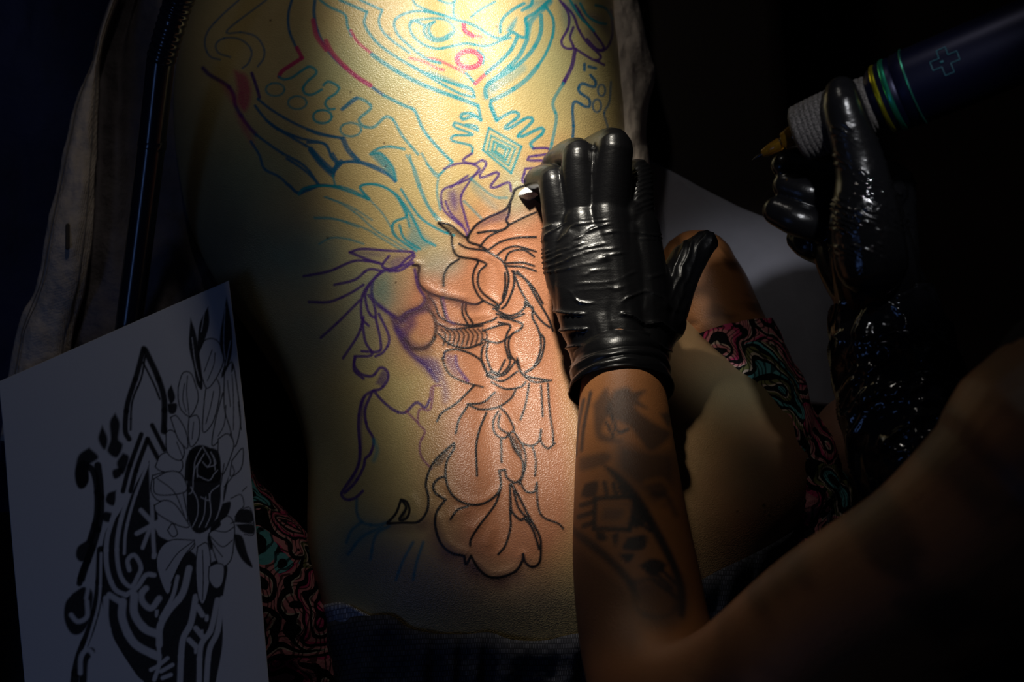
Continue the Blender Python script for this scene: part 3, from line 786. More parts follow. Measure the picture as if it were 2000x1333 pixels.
# underside: from the widest line down to the bed
k = np.linspace(0, 1, 9)[1:]
lo = []
for side in (0, -1):
    e = top[:, side]; ctr = top[:, NU // 2]
    s = (1 - np.cos(k * math.pi / 2))[None] * 0.28
    q = np.empty((len(rows), len(k), 3))
    q[..., 0] = e[:, None, 0] + (ctr[:, None, 0] - e[:, None, 0]) * s
    q[..., 1] = e[:, None, 1]
    q[..., 2] = e[:, None, 2] + (BED + 0.004 - e[:, None, 2]) * np.sin(k * math.pi / 2)[None]
    lo.append(q)
ring = np.concatenate([lo[0][:, ::-1], top, lo[1]], 1)
rgb_ring = np.concatenate([np.broadcast_to(SKIN, lo[0].shape), rgb, np.broadcast_to(SKIN, lo[1].shape)], 1)
nr, nc = ring.shape[:2]
vs = [ring.reshape(-1, 3)]; cs = [rgb_ring.reshape(-1, 3)]; qs = [grid_quads(nr, nc, True)[:, ::-1]]
cap0 = np.stack([np.arange(0, nc // 2 - 1), np.arange(1, nc // 2), nc - 1 - np.arange(1, nc // 2), nc - 1 - np.arange(0, nc // 2 - 1)], -1)
qs += [cap0[:, ::-1], cap0 + (nr - 1) * nc]
nv = nr * nc
def add_limb(ctrl, col_fn, n=60, seg=48, flat=None):
    global nv
    v, q, _, _ = tube_arrays(px_path(ctrl), n, seg, True, flat)
    a, b = proj(v)
    vs.append(v); cs.append(col_fn(a, b)); qs.append(q + nv); nv += len(v)
def knee_col(a, b):
    base = np.array([0.42, 0.17, 0.06])
    k = smoothstep(0.42, 0.60, fbm(a / 55.0, b / 30.0, 3))[:, None]
    return base * (1 - 0.75 * k)
plain = lambda a, b: np.broadcast_to(SKIN, (len(a), 3)).copy()
# right thigh drawn up beside the waist, knee bare; shin folded under it; the left thigh likewise
RTHIGH = [(1540, 1100, 0.75, 0.050), (1510, 950, 0.765, 0.056), (1445, 790, 0.765, 0.055), (1395, 650, 0.765, 0.048), (1375, 570, 0.765, 0.042), (1362, 525, 0.765, 0.036)]
LTHIGH = [(690, 1330, 0.75, 0.050), (520, 1190, 0.765, 0.060), (440, 1080, 0.765, 0.056), (360, 960, 0.765, 0.050), (290, 860, 0.765, 0.042)]
add_limb(RTHIGH, knee_col); add_limb([(1362, 530, 0.755, 0.036), (1335, 640, 0.748, 0.040), (1330, 900, 0.745, 0.036), (1330, 1200, 0.74, 0.03)], knee_col)
add_limb(LTHIGH, plain); add_limb([(290, 860, 0.755, 0.038), (420, 1010, 0.748, 0.040), (620, 1260, 0.745, 0.034)], plain)
# arms folded forward under the head
add_limb([(430, -190, 0.80, 0.05), (300, -330, 0.765, 0.046), (260, -480, 0.745, 0.042), (450, -700, 0.74, 0.036), (640, -860, 0.735, 0.026)], plain)
add_limb([(1120, -190, 0.80, 0.05), (1250, -330, 0.765, 0.046), (1290, -480, 0.745, 0.042), (1100, -700, 0.74, 0.036), (900, -870, 0.735, 0.026)], plain)
me = mesh_np('client_body', np.vstack(vs), np.vstack(qs))
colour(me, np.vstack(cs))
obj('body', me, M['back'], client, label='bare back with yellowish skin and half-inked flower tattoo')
# hair over the back of the head
hr = np.linspace(-940, -560, 40); hu = np.linspace(-0.97, 0.97, 40)
a_, b_, c_, d_, e_ = [x[:, None] for x in sect(hr)]
hx = np.where(hu < 0, b_ + hu[None] * (b_ - a_), b_ + hu[None] * (c_ - b_)); hy = hr[:, None] + 0 * hx
hw = P(hx, hy, body_z(hx, hy) + 0.010 + 0.003 * np.sin(hx * 0.4 + hy * 0.02))
obj('hair', mesh_np('hair', hw.reshape(-1, 3), grid_quads(40, 40)[:, ::-1]), M['hair'], client)
# ------------------------------------------------------------------ client's clothing
def grow(path, d, a, b):
    c = catmull([p for p in path], 60)
    c = c[int(a * 59):int(b * 59) + 1].copy()
    c[:, 3] += d
    return [tuple(r) for r in c[::4]]
def crumple(me, amp, sc1, seed=0.0):
    v = coords(me); n = normals(me)
    d = amp * (fbm(v[:, 0] * sc1 + seed, v[:, 1] * sc1 + v[:, 2] * sc1, 3) - 0.45)
    set_coords(me, v + n * d[:, None])
def sleeve(ctrl):
    v, q, _, _ = tube_arrays(px_path(ctrl), 70, 64, False)
    me = mesh_np('trouser_leg', v, q); crumple(me, 0.016, 38)
    return obj('trouser_leg', me, M['floral'], client, label='pink, teal and black paisley printed fabric')
sleeve(grow(RTHIGH, 0.006, 0.0, 0.80))
sleeve(grow(LTHIGH, 0.006, 0.0, 0.80))

def hipz(px, py):
    xl, xc, xr, zt, zm = sect(py)
    out = np.maximum(np.maximum(xl - px, px - xr), 0)
    return np.maximum(body_z(np.clip(px, xl + 1, xr - 1), py), BED + zm) - out * 0.00030
top_edge = np.array([(585, 1262), (622, 1232), (664, 1208), (715, 1204), (762, 1203), (800, 1228), (850, 1238), (905, 1240), (955, 1236), (1000, 1250),
                     (1060, 1252), (1115, 1240), (1200, 1225), (1300, 1175), (1390, 1122), (1480, 1078), (1560, 1030), (1602, 986), (1632, 955)], float)
def band_surface(name, edge, mat, depth, lift, amp, nc=200, nr=36, **kw):
    e = catmull(edge, nc)
    f = np.linspace(0, 1, nr)[:, None]
    X = e[None, :, 0] + (1000 - e[None, :, 0]) * 0.10 * f
    Y = e[None, :, 1] + depth * f
    pl = np.sin(e[None, :, 0] * 0.085 + 2.2 * np.sin(e[None, :, 0] * 0.021) + Y * 0.012)
    Z = hipz(X, Y) + lift + amp * (np.maximum(pl, -0.4) + 1.4 * (fbm(X / 60.0, Y / 40.0, 3) - 0.5)) * smoothstep(-0.12, 0.25, f)
    Z = Z - 0.006 * (1 - smoothstep(0, 0.07, f))
    if depth > 100: Z = np.maximum(Z - 0.16 * smoothstep(0.72, 1.0, f), BED + 0.008)
    w = P(X, Y, Z); n = nr * nc
    lo = w.copy(); lo[..., 2] -= 0.004
    q = grid_quads(nr, nc); ii = np.arange(n).reshape(nr, nc)
    qs = [q[:, ::-1], q + n]
    for idx, fl in ((ii[0], 0), (ii[-1], 1), (ii[:, 0], 1), (ii[:, -1], 0)):
        s = np.stack([idx[:-1], idx[1:], idx[1:] + n, idx[:-1] + n], -1)
        qs.append(s[:, ::-1] if fl else s)
    return obj(name, mesh_np(name, np.vstack([w.reshape(-1, 3), lo.reshape(-1, 3)]), np.vstack(qs)), mat, client, **kw)
band_surface('trousers', top_edge, M['ribbed'], 400, 0.012, 0.006, label='black ribbed fabric gathered at the hips')
band_surface('elastic_band', np.array([(612, 1190), (640, 1180), (672, 1178), (705, 1194), (740, 1212)], float), M['white_rib'], 40, 0.006, 0.0008, 40, 8, label='white elastic edge peeping out')

# ------------------------------------------------------------------ loose cloths
def folds(a, f, ph=0.0):
    return lambda x, y: a * (fbm(x / f + ph, y / (f * 1.8), 4) - 0.45)
sheet('navy_blanket', [[(-160, -160, 0.712), (60, -160, 0.745), (200, -160, 0.735), (420, -160, 0.715)], [(-150, 150, 0.715), (20, 150, 0.735), (140, 150, 0.722), (420, 150, 0.712)],
      [(-150, 400, 0.715), (-20, 400, 0.73), (90, 420, 0.716), (420, 400, 0.708)], [(-150, 640, 0.715), (-40, 640, 0.72), (80, 640, 0.712), (420, 640, 0.706)],
      [(-150, 1000, 0.715), (-40, 1000, 0.715), (80, 1000, 0.71), (420, 1000, 0.705)]], M['navy'], nr=80, nc=60, bump=folds(0.03, 90),
      label='dark navy blanket lying at the left side of the bed', cat='blanket')
sheet('grey_cloth', [[(1180, 262, 0.706), (1330, 345, 0.708), (1470, 415, 0.708), (1600, 455, 0.708), (1740, 500, 0.66)], [(1180, 450, 0.706), (1330, 520, 0.708), (1470, 560, 0.712), (1610, 600, 0.710), (1750, 620, 0.66)],
      [(1180, 700, 0.706), (1330, 740, 0.708), (1470, 770, 0.709), (1610, 790, 0.710), (1740, 800, 0.66)]], M['grey'], nr=50, nc=60, bump=folds(0.012, 140),
      label='plain grey cloth spread on the bed beside the drawn-up knee', cat='cloth')

shirt = empty('linen_shirt', tuple(P(200, 300, BED)), 'beige linen shirt opened out under the client, buttonhole placket at left', 'shirt')
# outer, middle, inner edge of the placket at each photo row
PLK = [(-60, 240, 243, 247), (0, 214, 219, 226), (60, 196, 200, 206), (120, 180, 186, 193), (200, 146, 168, 191), (300, 124, 156, 187), (440, 92, 136, 180), (550, 72, 120, 166), (640, 34, 90, 142), (740, 16, 75, 131), (860, 0, 60, 118)]
def plk_bump(x, y):
    return 0.010 * (fbm(x / 34.0, y / 60.0, 3) - 0.45)
def sink(y): return 0.052 * smoothstep(450, 760, np.asarray(y, float))
sheet('placket', [[(a, y, 0.800 - sink(y)), ((a + b) / 2, y, 0.816 - sink(y)), (b, y, 0.818 - sink(y)), ((b + c) / 2, y, 0.816 - sink(y)), (c, y, 0.806 - sink(y))] for y, a, b, c in PLK], M['linen'], shirt, nr=110, nc=30, thick=0.004, bump=plk_bump, label='placket strip with one buttonhole')
M['linen_shaded'] = linen('shaded_linen', (0.24, 0.21, 0.22))  # darker copy of the linen, shade of the inner shirt put into its colour
sheet('shirt_front', [[(c - 12, y, 0.799 - sink(y)), (c + 6, y, 0.776 - sink(y) * .7), (c + 40, y, 0.782 - sink(y) * .6), (262, y, 0.772), (330, y, 0.790), (392, y, 0.780), (470, y, 0.745)] for y, a, b, c in PLK], M['linen_shaded'], shirt, nr=110, nc=80, thick=0.003, bump=folds(0.016, 60, 3.0))
# stitching lines along the placket and the buttonhole
def strip_line(name, f, w, mat, dz=0.0022, y0=120, y1=740):
    ys = np.linspace(y0, y1, 60)
    arr = np.array(PLK, float)
    a = np.interp(ys, arr[:, 0], arr[:, 1]); c = np.interp(ys, arr[:, 0], arr[:, 3])
    x = a + (c - a) * f
    zz = 0.816 - sink(ys) + plk_bump(x, ys) + dz - 0.006 * abs(f - 0.5) ** 2 * 4
    return tube(name, [tuple(P(x[i], ys[i], zz[i])) + (w,) for i in range(0, 60, 2)], mat, shirt, n=80, seg=6)
M['thread'] = simple('beige_thread', (0.30, 0.25, 0.20), 0.9, noise=(300, 0.7, 1.0))
strip_line('stitch_line', 0.86, 0.0006, M['thread']); strip_line('stitch_line', 0.10, 0.0006, M['thread'])
bz_ = 0.8185 - float(sink(462)) + float(plk_bump(132, 462))
bh = tube('buttonhole', [tuple(P(132, yy, bz_)) + (0.0020,) for yy in (441, 455, 470, 484)], simple('dark_thread', (0.07, 0.055, 0.045), 0.9, bump=(500, 0.6, 0.001)), shirt, n=20, seg=10, flat=0.6)
sheet('shirt_side', [[(1165, y, 0.800), (1205, y, 0.812), ((o + 1205) / 2 + 8, y, 0.806), (o - 8, y, 0.792), (o, y, 0.770)] for y, o in
      [(-160, 1235), (-60, 1240), (0, 1246), (70, 1262), (140, 1280), (200, 1268), (260, 1262), (320, 1268), (400, 1262), (480, 1255)]],
      M['linen'], shirt, nr=110, nc=40, thick=0.004, bump=lambda x, y: 0.018 * (fbm(x / 26.0 + 5, y / 75.0, 4) - 0.45), label='bunched linen beside the right flank')

# ------------------------------------------------------------------ lamp on a gooseneck
lamp = empty('work_lamp', tuple(P(222, 880, 0.745)), 'black lamp stand with a ribbed gooseneck at the left of the client', 'lamp')
bp = P(222, 880, 0.745)
prof = [(0.0, 0.0), (0.058, 0.0), (0.060, 0.006), (0.054, 0.014), (0.020, 0.020), (0.012, 0.026), (0.0, 0.026)]
def lathe(name, prof, origin, axis, mat, parent, seg=40, **kw):
    pr = np.array(prof, float)
    ax = Vector(axis).normalized()
    q = Vector((0, 0, 1)).rotation_difference(ax).to_matrix()
    th = np.linspace(0, 2 * math.pi, seg, endpoint=False)
    v = np.stack([np.maximum(pr[:, None, 0], 1e-5) * np.cos(th)[None], np.maximum(pr[:, None, 0], 1e-5) * np.sin(th)[None], pr[:, None, 1] + 0 * th[None]], -1).reshape(-1, 3)
    v = v @ np.array(q).T + np.array(origin)
    me = mesh_np(name, v, grid_quads(len(pr), seg, True))
    o = obj(name, me, mat, parent, **kw)
    m = o.modifiers.new('edge', 'EDGE_SPLIT'); m.split_angle = math.radians(40)
    return o
lathe('base', prof, bp, (0, 0, 1), M['black_metal'], lamp)
tube('pole', px_path([(222, 880, 0.765, 0.0115), (233, 780, 0.785, 0.0115), (250, 650, 0.815, 0.0115), (272, 480, 0.855, 0.0115), (294, 300, 0.90, 0.0115), (314, 118, 0.95, 0.0115)]), M['black_metal'], lamp, n=60, seg=32)
tube('collar', px_path([(296, 286, 0.903, 0.0122), (297, 280, 0.905, 0.0122)]), M['black_metal'], lamp, n=6, seg=32)
g = catmull(np.array(list(map(np.array, [P(314, 118, 0.95), P(331, 60, 0.968), P(350, 0, 0.985), P(385, -90, 1.03), P(450, -260, 1.14)])) + [np.array((-0.22, 0.76, 1.40)), np.array((-0.08, 0.98, 1.60)), tuple(LAMP - (LAMP_AIM - LAMP).normalized() * 0.085)]), 900)
rr = 0.0112 + 0.0011 * np.abs(np.sin(np.arange(900) * math.pi / 4.5))
v, q, _, _ = tube_arrays(np.hstack([g, rr[:, None]]), 900, 24, True)
obj('gooseneck', mesh_np('gooseneck', v, q), M['black_metal'], lamp, label='ribbed flexible gooseneck')
dirv = (LAMP_AIM - LAMP).normalized()
lathe('lamp_head', [(0.0, -0.075), (0.018, -0.074), (0.022, -0.05), (0.05, -0.015), (0.062, 0.012), (0.058, 0.012), (0.047, -0.013), (0.018, -0.045), (0.0, -0.047)], LAMP - dirv * 0.012, dirv, M['black_metal'], lamp)

# ------------------------------------------------------------------ printed stencil sheet
pv = Canvas(-20, 520, 560, 1500, (0.80, 0.80, 0.82))
INK = (0.012, 0.012, 0.014); WH = (0.80, 0.80, 0.82)
F_ = (60, 540, 3.332); G_ = (100, 900, 3.08)
def pl(tf, txt, w, c=INK, soft=0.8, a=0.97):
    for t_ in txt.split(';'):
        pv.line(pts(t_, *tf), w, c, a, soft, 0.05)
def pf(tf, txt, c=INK, soft=1.0, a=0.97):
    for t_ in txt.split(';'):
        pv.fill(pts(t_, *tf), c, a, soft, 0.05)
# black ornament body
pf(G_, '590,0 520,120 400,330 330,420 300,560 290,700 300,830 340,1000 420,1150 520,1300 560,1340 600,1500 960,1500 990,1333 1030,1100 1030,850 1060,640 1000,600 900,640 860,560 700,480 640,440 640,330 600,200')
pl(G_, '280,30 295,160 295,330 255,500 205,640 180,720', 11, soft=1.5); pl(G_, '300,540 285,800 240,1000 170,1180 140,1333 130,1500', 13, soft=1.5)
pf(G_, '230,10 180,0 145,60 150,140 185,165 220,130 225,70', soft=2); pf(G_, '270,420 215,480 160,520 150,580 185,610 230,560', soft=2)
pf(G_, '130,800 85,860 80,960 120,1040 180,1040 230,960 250,800 200,760', soft=2); pl(G_, '190,1333 200,1200 240,1150', 12, soft=2)
pf(G_, '390,180 340,200 330,250 380,270; 380,320 320,310 310,360 360,370; 430,40 370,60 380,110 420,90', soft=2)
pl(G_, '215,850 215,940 160,970 120,930', 7, WH, 2); pl(G_, '180,740 220,760 210,830', 6, WH, 2); pl(G_, '175,1280 180,1180 220,1140 255,1180 240,1260', 7, WH, 2)
pl(G_, '300,560 290,830 240,1030 180,1200', 4, WH, 1.5); pl(G_, '305,1290 340,1190 400,1280', 7, WH, 2)
pl(G_, '500,0 430,160 370,350 335,480 335,640 380,770 450,810; 450,810 520,760 570,690 620,690', 7, WH, 1.5)
pl(G_, '560,0 470,200 410,400 395,560 420,700 480,760 520,700 540,640 500,570 460,600 470,660', 6.5, WH, 1.5)
pl(G_, '580,20 500,230 450,420 440,560', 4.5, WH, 1.2)
pl(G_, '600,40 610,380 620,580', 6, WH, 1.5); pl(G_, '540,300 670,440', 7, WH, 1.5); pl(G_, '700,340 515,440', 7, WH, 1.5); pl(G_, '600,390 550,525', 6, WH, 1.5); pf(G_, '605,560 635,560 630,590 605,590', WH)
pl(G_, '650,830 600,890 550,850 545,800 570,770', 9, WH, 1.8); pl(G_, '330,830 330,960 370,1110 450,1240 520,1340', 9, WH, 1.8)
pl(G_, '430,850 430,960 500,1100 640,1180', 12, WH, 1.8); pl(G_, '500,810 500,920 560,1010 640,1045', 12, WH, 1.8); pl(G_, '350,810 430,860', 9, WH, 1.8)
pl(G_, '830,650 790,800 710,900 655,1000 650,1110', 10, WH, 1.5); pl(G_, '760,700 730,820 660,950', 6, WH, 1.2); pl(G_, '870,820 840,980 790,1090 775,1333 770,1500', 9, WH, 1.3)
pl(G_, '1000,840 960,1020 900,1120 890,1333', 8, WH, 1.3); pl(G_, '1030,830 1000,1030 950,1150 930,1400', 8, WH, 1.3)
pl(G_, '870,1010 910,1060; 830,1080 870,1120; 880,880 910,930', 8, WH, 1.2); pf(G_, '925,930 945,930 945,965 925,965; 895,1020 915,1020 910,1055 895,1055; 860,1120 880,1120 875,1160 860,1160; 625,900 645,900 640,940 625,940', WH)
pl(G_, '645,1100 650,1220 620,1320; 650,1230 700,1190; 660,1270 730,1230; 670,1310 720,1290; 640,1240 600,1260', 6, WH, 1.3)
pf(G_, '150,60 160,160 200,165 225,120 215,60', soft=2); pl(G_, '205,30 250,60 275,160 275,330 235,480', 10, soft=1.5); pl(G_, '250,520 190,660 170,740', 9, soft=1.5)
# teardrop and side scrolls above
pl(F_, '735,470 690,640 630,830 615,1000 640,1060', 8, soft=1.5); pl(F_, '745,520 720,660 660,820 650,1000', 3, soft=1.2); pl(F_, '745,480 820,640 865,780 870,900 865,1010', 9, soft=1.5); pl(F_, '730,560 800,700 840,800', 3, soft=1)
pl(F_, '720,1030 640,1250 600,1400; 790,970 870,1130; 760,1060 690,1250 650,1400; 760,1060 830,1190', 7, soft=1.3)
pf(F_, '550,890 515,950 520,1060 500,1140 560,1180 600,1100 570,1060 580,960; 465,970 440,1060 480,1130 500,1060; 380,1115 310,1170 290,1280 310,1333 370,1333 370,1240 440,1180; 600,1150 560,1220 600,1290 640,1180', soft=2.5)
pf(F_, '915,705 890,760 910,830 940,790; 890,830 950,830 940,890 900,890; 860,920 890,1000 870,1030', soft=1.2)
# flower on the sheet
pet = [(G_, '610,90 700,70 770,120 800,230 820,370 740,320 700,250 640,240 600,180'), (G_, '860,480 720,480 650,540 635,640 680,780 710,800 740,700 800,580 860,520'), (G_, '880,520 940,500 960,640 940,800 910,865 880,800 870,640'),
       (G_, '950,440 1000,380 1060,335 1100,380 1100,480 1080,600 1020,640 980,560'), (G_, '950,640 1000,620 1040,640 1030,740 990,770 950,720'), (G_, '620,270 680,240 740,260 800,340 830,400 760,390 640,320'), (G_, '700,420 730,380 760,440 730,460'),
       (F_, '810,1240 850,1160 940,1150 990,1220 960,1280 850,1270'), (F_, '800,1320 900,1270 980,1290 1010,1400 820,1420'), (F_, '880,1020 910,1000 960,1040 1000,1140 970,1200 890,1150'), (F_, '910,920 950,910 1010,1010 1020,1120 960,1060'),
       (F_, '1030,920 1080,905 1100,960 1090,1060 1040,1110 1025,1010'), (F_, '960,720 990,630 1040,630 1070,700 1090,800 1040,910 980,870 960,800'), (F_, '1130,800 1150,700 1200,665 1230,720 1220,830 1180,960 1120,1010'), (F_, '1085,540 1120,430 1180,405 1230,440 1255,540 1220,640 1150,730 1110,640'),
       (F_, '1250,760 1290,900 1300,1030 1230,1070 1180,1100 1200,950'), (F_, '1260,620 1310,560 1340,700 1365,950 1330,1110 1300,1000 1260,850'), (F_, '1220,1060 1280,1025 1320,1080 1310,1150 1250,1290 1220,1200'), (F_, '1310,1200 1380,1120 1370,1250 1300,1300')]
for tf, p_ in pet:
    pf(tf, p_, WH); pl(tf, p_ + ' ' + p_.split()[0], 1.7)
pl(F_, '1020,650 1015,760 1030,900; 1000,700 990,800 1010,880; 1180,480 1130,620; 1200,500 1190,580 1150,680; 1190,750 1170,850 1140,960; 1310,640 1320,800 1320,1000; 1280,680 1300,850; 1270,840 1260,960 1220,1040; 1060,950 1050,1060; 950,1080 990,1180; 1350,820 1370,1000', 1.4)
pl(G_, '850,490 760,560 690,660; 860,500 790,590 720,740; 910,540 915,700 910,840; 960,460 1030,520 1090,480; 970,500 1030,580; 980,420 1050,430 1100,400; 640,110 740,190 800,330', 1.5)
pf(F_, '1040,270 1080,400 1115,640 1115,740 1080,700 1060,590 1030,450; 1155,195 1160,320 1110,470 1085,480 1100,310; 1275,130 1310,350 1305,520 1250,660 1240,640 1260,560 1230,420; 1310,540 1320,600 1305,625')
pl(F_, '1050,400 1070,560 1100,680; 1130,240 1110,360; 1265,200 1255,420 1265,540; 1300,420 1270,580', 1.3, WH)
pf(G_, '830,-60 1000,-60 1020,150 1010,290 960,400 890,440 840,400 815,250'); pf(F_, '1000,1333 1010,1200 1050,1120 1120,1100 1190,1150 1230,1333')
pl(G_, '840,160 880,240 880,330 850,400; 930,220 920,330 890,400; 950,200 960,320 930,400; 830,200 850,180 860,60 900,0; 900,220 950,240 960,190 1010,150; 880,90 950,120 980,80 1000,60; 940,40 990,20 960,-50; 880,100 880,30 920,-40', 1.6, WH)
pl(F_, '1120,1210 1150,1240 1170,1200 1120,1110; 1060,1300 1070,1200 1110,1120; 1190,1170 1200,1260', 1.5, WH)
pf(G_, '1105,345 1130,300 1200,300 1210,370 1110,370; 1110,385 1212,385 1215,440 1150,430; 1100,440 1150,460 1180,560 1212,645 1150,600 1110,520; 1030,260 1080,250 1060,330 1000,360; 1070,90 1050,200 1035,250 1040,170; 960,390 1000,350 1020,390 960,430; 945,440 970,500 960,540 940,480')
pl(G_, '1105,340 1140,300 1200,290 1220,440 1160,445; 1080,380 1110,370 1215,378; 1110,460 1150,560 1200,630; 1080,230 1140,205 1160,270 1130,300; 1150,185 1175,160; 1090,30 1100,80 1040,160; 1040,20 1020,150', 1.5)
NPU, NPV = 300, 520
u = np.linspace(0, 1, NPU); vv = np.linspace(0, 1, NPV)
Ledge = catmull([(-3, 746), (8, 860), (26, 1090), (48, 1333), (60, 1480)], NPV); Redge = catmull([(447, 548), (470, 740), (497, 1000), (525, 1333), (538, 1470)], NPV)
X = Ledge[:, None, 0] * (1 - u)[None, :] + Redge[:, None, 0] * u[None, :]; Y = Ledge[:, None, 1] * (1 - u)[None] + Redge[:, None, 1] * u[None]
Z = 0.862 + 0.020 * vv[:, None] + 0.004 * np.sin(u[None] * 2.6 + 0.4) - 0.075 * (1 - u[None]) ** 1.6 + 0 * X
W = P(X, Y, Z); n = NPU * NPV
W2 = W.copy(); W2[..., 2] -= 0.0006
q = grid_quads(NPV, NPU); ii = np.arange(n).reshape(NPV, NPU); qs = [q[:, ::-1], q + n]
for idx, fl in ((ii[0], 0), (ii[-1], 1), (ii[:, 0], 1), (ii[:, -1], 0)):
    s_ = np.stack([idx[:-1], idx[1:], idx[1:] + n, idx[:-1] + n], -1); qs.append(s_[:, ::-1] if fl else s_)
me = mesh_np('stencil_print', np.vstack([W.reshape(-1, 3), W2.reshape(-1, 3)]), np.vstack(qs))
pc = pv.sample(X, Y).reshape(-1, 3)
colour(me, np.vstack([pc, np.broadcast_to(np.array(WH), pc.shape)]))
m = bpy.data.materials.new('printed_paper'); nt, N, L, b_ = nodes_of(m)
a_ = N.new('ShaderNodeVertexColor'); a_.layer_name = 'Col'; L.new(a_.outputs['Color'], b_.inputs['Base Color'])
b_.inputs['Roughness'].default_value = 0.7; b_.inputs['Specular IOR Level'].default_value = 0.25
add_bump(nt, b_, noise_tex(nt, coord(nt), 500, 3).outputs['Fac'], 0.08, 0.001)
obj('printed_sheet', me, m, label='white paper sheet printed with black flower and scroll ornament, lying at the left', cat='paper')
# ------------------------------------------------------------------ the artist
artist = empty('person', (0.52, -0.22, 0.0), 'person in black gloves and black shirt reaching in from the right with a tattoo machine', 'person')
HZ = float(body_z(np.array(1130.0), np.array(400.0)))
def tb(rows, n=20, seg=20, flat=None):
    v, q, _, _ = tube_arrays(px_path(rows), n, seg, True, flat); return v, q
def tw(rows, n=24, seg=28, flat=None):
    v, q, _, _ = tube_arrays(rows, n, seg, True, flat); return v, q
LSH = tuple(P(2080, 900, 1.23)); RSH = (0.57, -0.02, 1.23)
LEFT = [(1214, 690, HZ + 0.046, 0.029), (1216, 750, HZ + 0.052, 0.0325), (1220, 850, HZ + 0.060, 0.0365), (1228, 980, HZ + 0.080, 0.0405), (1242, 1120, HZ + 0.115, 0.0440), (1270, 1280, HZ + 0.155, 0.045), (1330, 1395, 1.10, 0.047),
        (1455, 1372, 1.135, 0.049), (1640, 1232, 1.17, 0.052), (1865, 1095, 1.20, 0.057), (2080, 900, 1.23, 0.064)]
RIGHT = [(1716, 560, 1.03, 0.028), (1728, 610, 1.028, 0.031), (1750, 720, 1.02, 0.036), (1792, 860, 1.015, 0.041), (1880, 990, 1.02, 0.045), (2060, 1090, 1.04, 0.045)]
rp = px_path(RIGHT) + [tuple(0.5 * (np.array(P(2060, 1090, 1.04)) + np.array(RSH)) + np.array((0.03, -0.02, -0.03))) + (0.052,), RSH + (0.062,)]
KN = tuple(P(1690, 872, 0.752))
HIP = (0.55, -0.26, 0.56)
pieces = [tw(px_path(LEFT), 120, 40), tw(rp, 90, 36),
          tw([LSH + (0.07,), (0.43, -0.10, 1.25, 0.085), RSH + (0.07,)]), tw([HIP + (0.15,), (0.52, -0.20, 0.85, 0.135), (0.46, -0.12, 1.12, 0.13), (0.44, -0.09, 1.24, 0.08)], 30, 40),
          tw([(0.44, -0.09, 1.24, 0.06), (0.43, -0.05, 1.36, 0.055)]), tw([(0.43, -0.03, 1.40, 0.072), (0.415, 0.0, 1.48, 0.078), (0.43, -0.02, 1.53, 0.07)]),
          tw([(0.405, 0.068, 1.455, 0.012), (0.402, 0.074, 1.43, 0.015)]), tw([(0.35, -0.01, 1.46, 0.010), (0.345, -0.02, 1.44, 0.012)]), tw([(0.505, -0.01, 1.46, 0.010), (0.51, -0.02, 1.44, 0.012)]), tw([(0.41, 0.045, 1.385, 0.03), (0.43, 0.02, 1.38, 0.04)]),
          tw([(0.50, -0.20, 0.60, 0.085), (0.42, -0.13, 0.68, 0.075), KN + (0.050,)]), tw([KN + (0.050,), (0.36, -0.08, 0.45, 0.05), (0.38, -0.10, 0.08, 0.035)]), tw([(0.38, -0.10, 0.05, 0.04), (0.30, 0.02, 0.035, 0.032)]),
          tw([(0.55, -0.34, 0.60, 0.085), (0.48, -0.44, 0.62, 0.07), (0.40, -0.55, 0.60, 0.055)]), tw([(0.40, -0.55, 0.60, 0.055), (0.42, -0.56, 0.35, 0.05), (0.44, -0.58, 0.08, 0.035)]), tw([(0.44, -0.58, 0.05, 0.04), (0.36, -0.66, 0.035, 0.032)])]
me = union_mesh('artist_body', pieces, 0.0022, 5)
# ink on the forearm, traced in photo pixels
ASK = np.array([0.46, 0.185, 0.065])
av = Canvas(1050, 690, 1420, 1333, ASK)
H_ = (1050, 700, 2.222)
GI = (0.060, 0.050, 0.045); GI2 = (0.035, 0.032, 0.032)
def al(txt, w, c=GI, a=0.95, soft=2.0):
    for t_ in txt.split(';'): av.line(pts(t_, *H_), w * 0.9, c, a, soft, 0.2)
def af(txt, c=GI, a=0.9, soft=4):
    for t_ in txt.split(';'): av.fill(pts(t_, *H_), c, min(1, a * 1.15), soft, 0.2)
af('350,370 480,400 590,420 590,560 540,640 440,560 350,480', (0.16, 0.085, 0.05), 0.85, 12)
af('330,140 400,130 430,220 520,290 580,330 490,400 400,300 300,240', GI, 0.7, 5); af('240,200 300,130 320,220 280,320 370,360 260,350', GI, 0.65, 5); af('400,150 470,140 440,180 480,220 420,200; 530,240 580,240 570,300', GI, 0.7, 4)
al('200,180 175,300 165,420; 230,150 200,300 190,400; 320,250 350,320 390,310; 300,280 330,340', 6)
af('180,430 300,410 310,450 190,490', GI, 0.6, 5)
af('280,460 340,490 440,590 530,740 600,880 640,1000 640,1120 610,1120 600,980 540,840 450,690 380,590', GI2, 0.85, 4)
af('205,545 260,535 250,600 190,600', GI2, 0.8, 3); al('190,640 240,625; 180,690 240,670; 200,730 240,715', 9, GI2)
al('250,610 420,600; 250,610 245,740; 245,740 400,745; 400,745 420,620', 8, GI2); al('265,630 400,640 385,720 260,725', 3, (0.3, 0.14, 0.08), 0.6)
af('290,650 370,660 350,700 280,700', (0.14, 0.08, 0.06), 0.6, 6); al('290,540 300,590; 330,545 340,590; 360,560 370,590', 7, GI2)
af('250,745 290,760 300,790 260,790; 320,770 350,760 340,820; 390,780 470,770 460,830 370,830; 350,850 420,850 390,890; 440,900 500,870 560,900 500,950; 400,690 440,640 480,700 420,740', GI2, 0.85, 3)
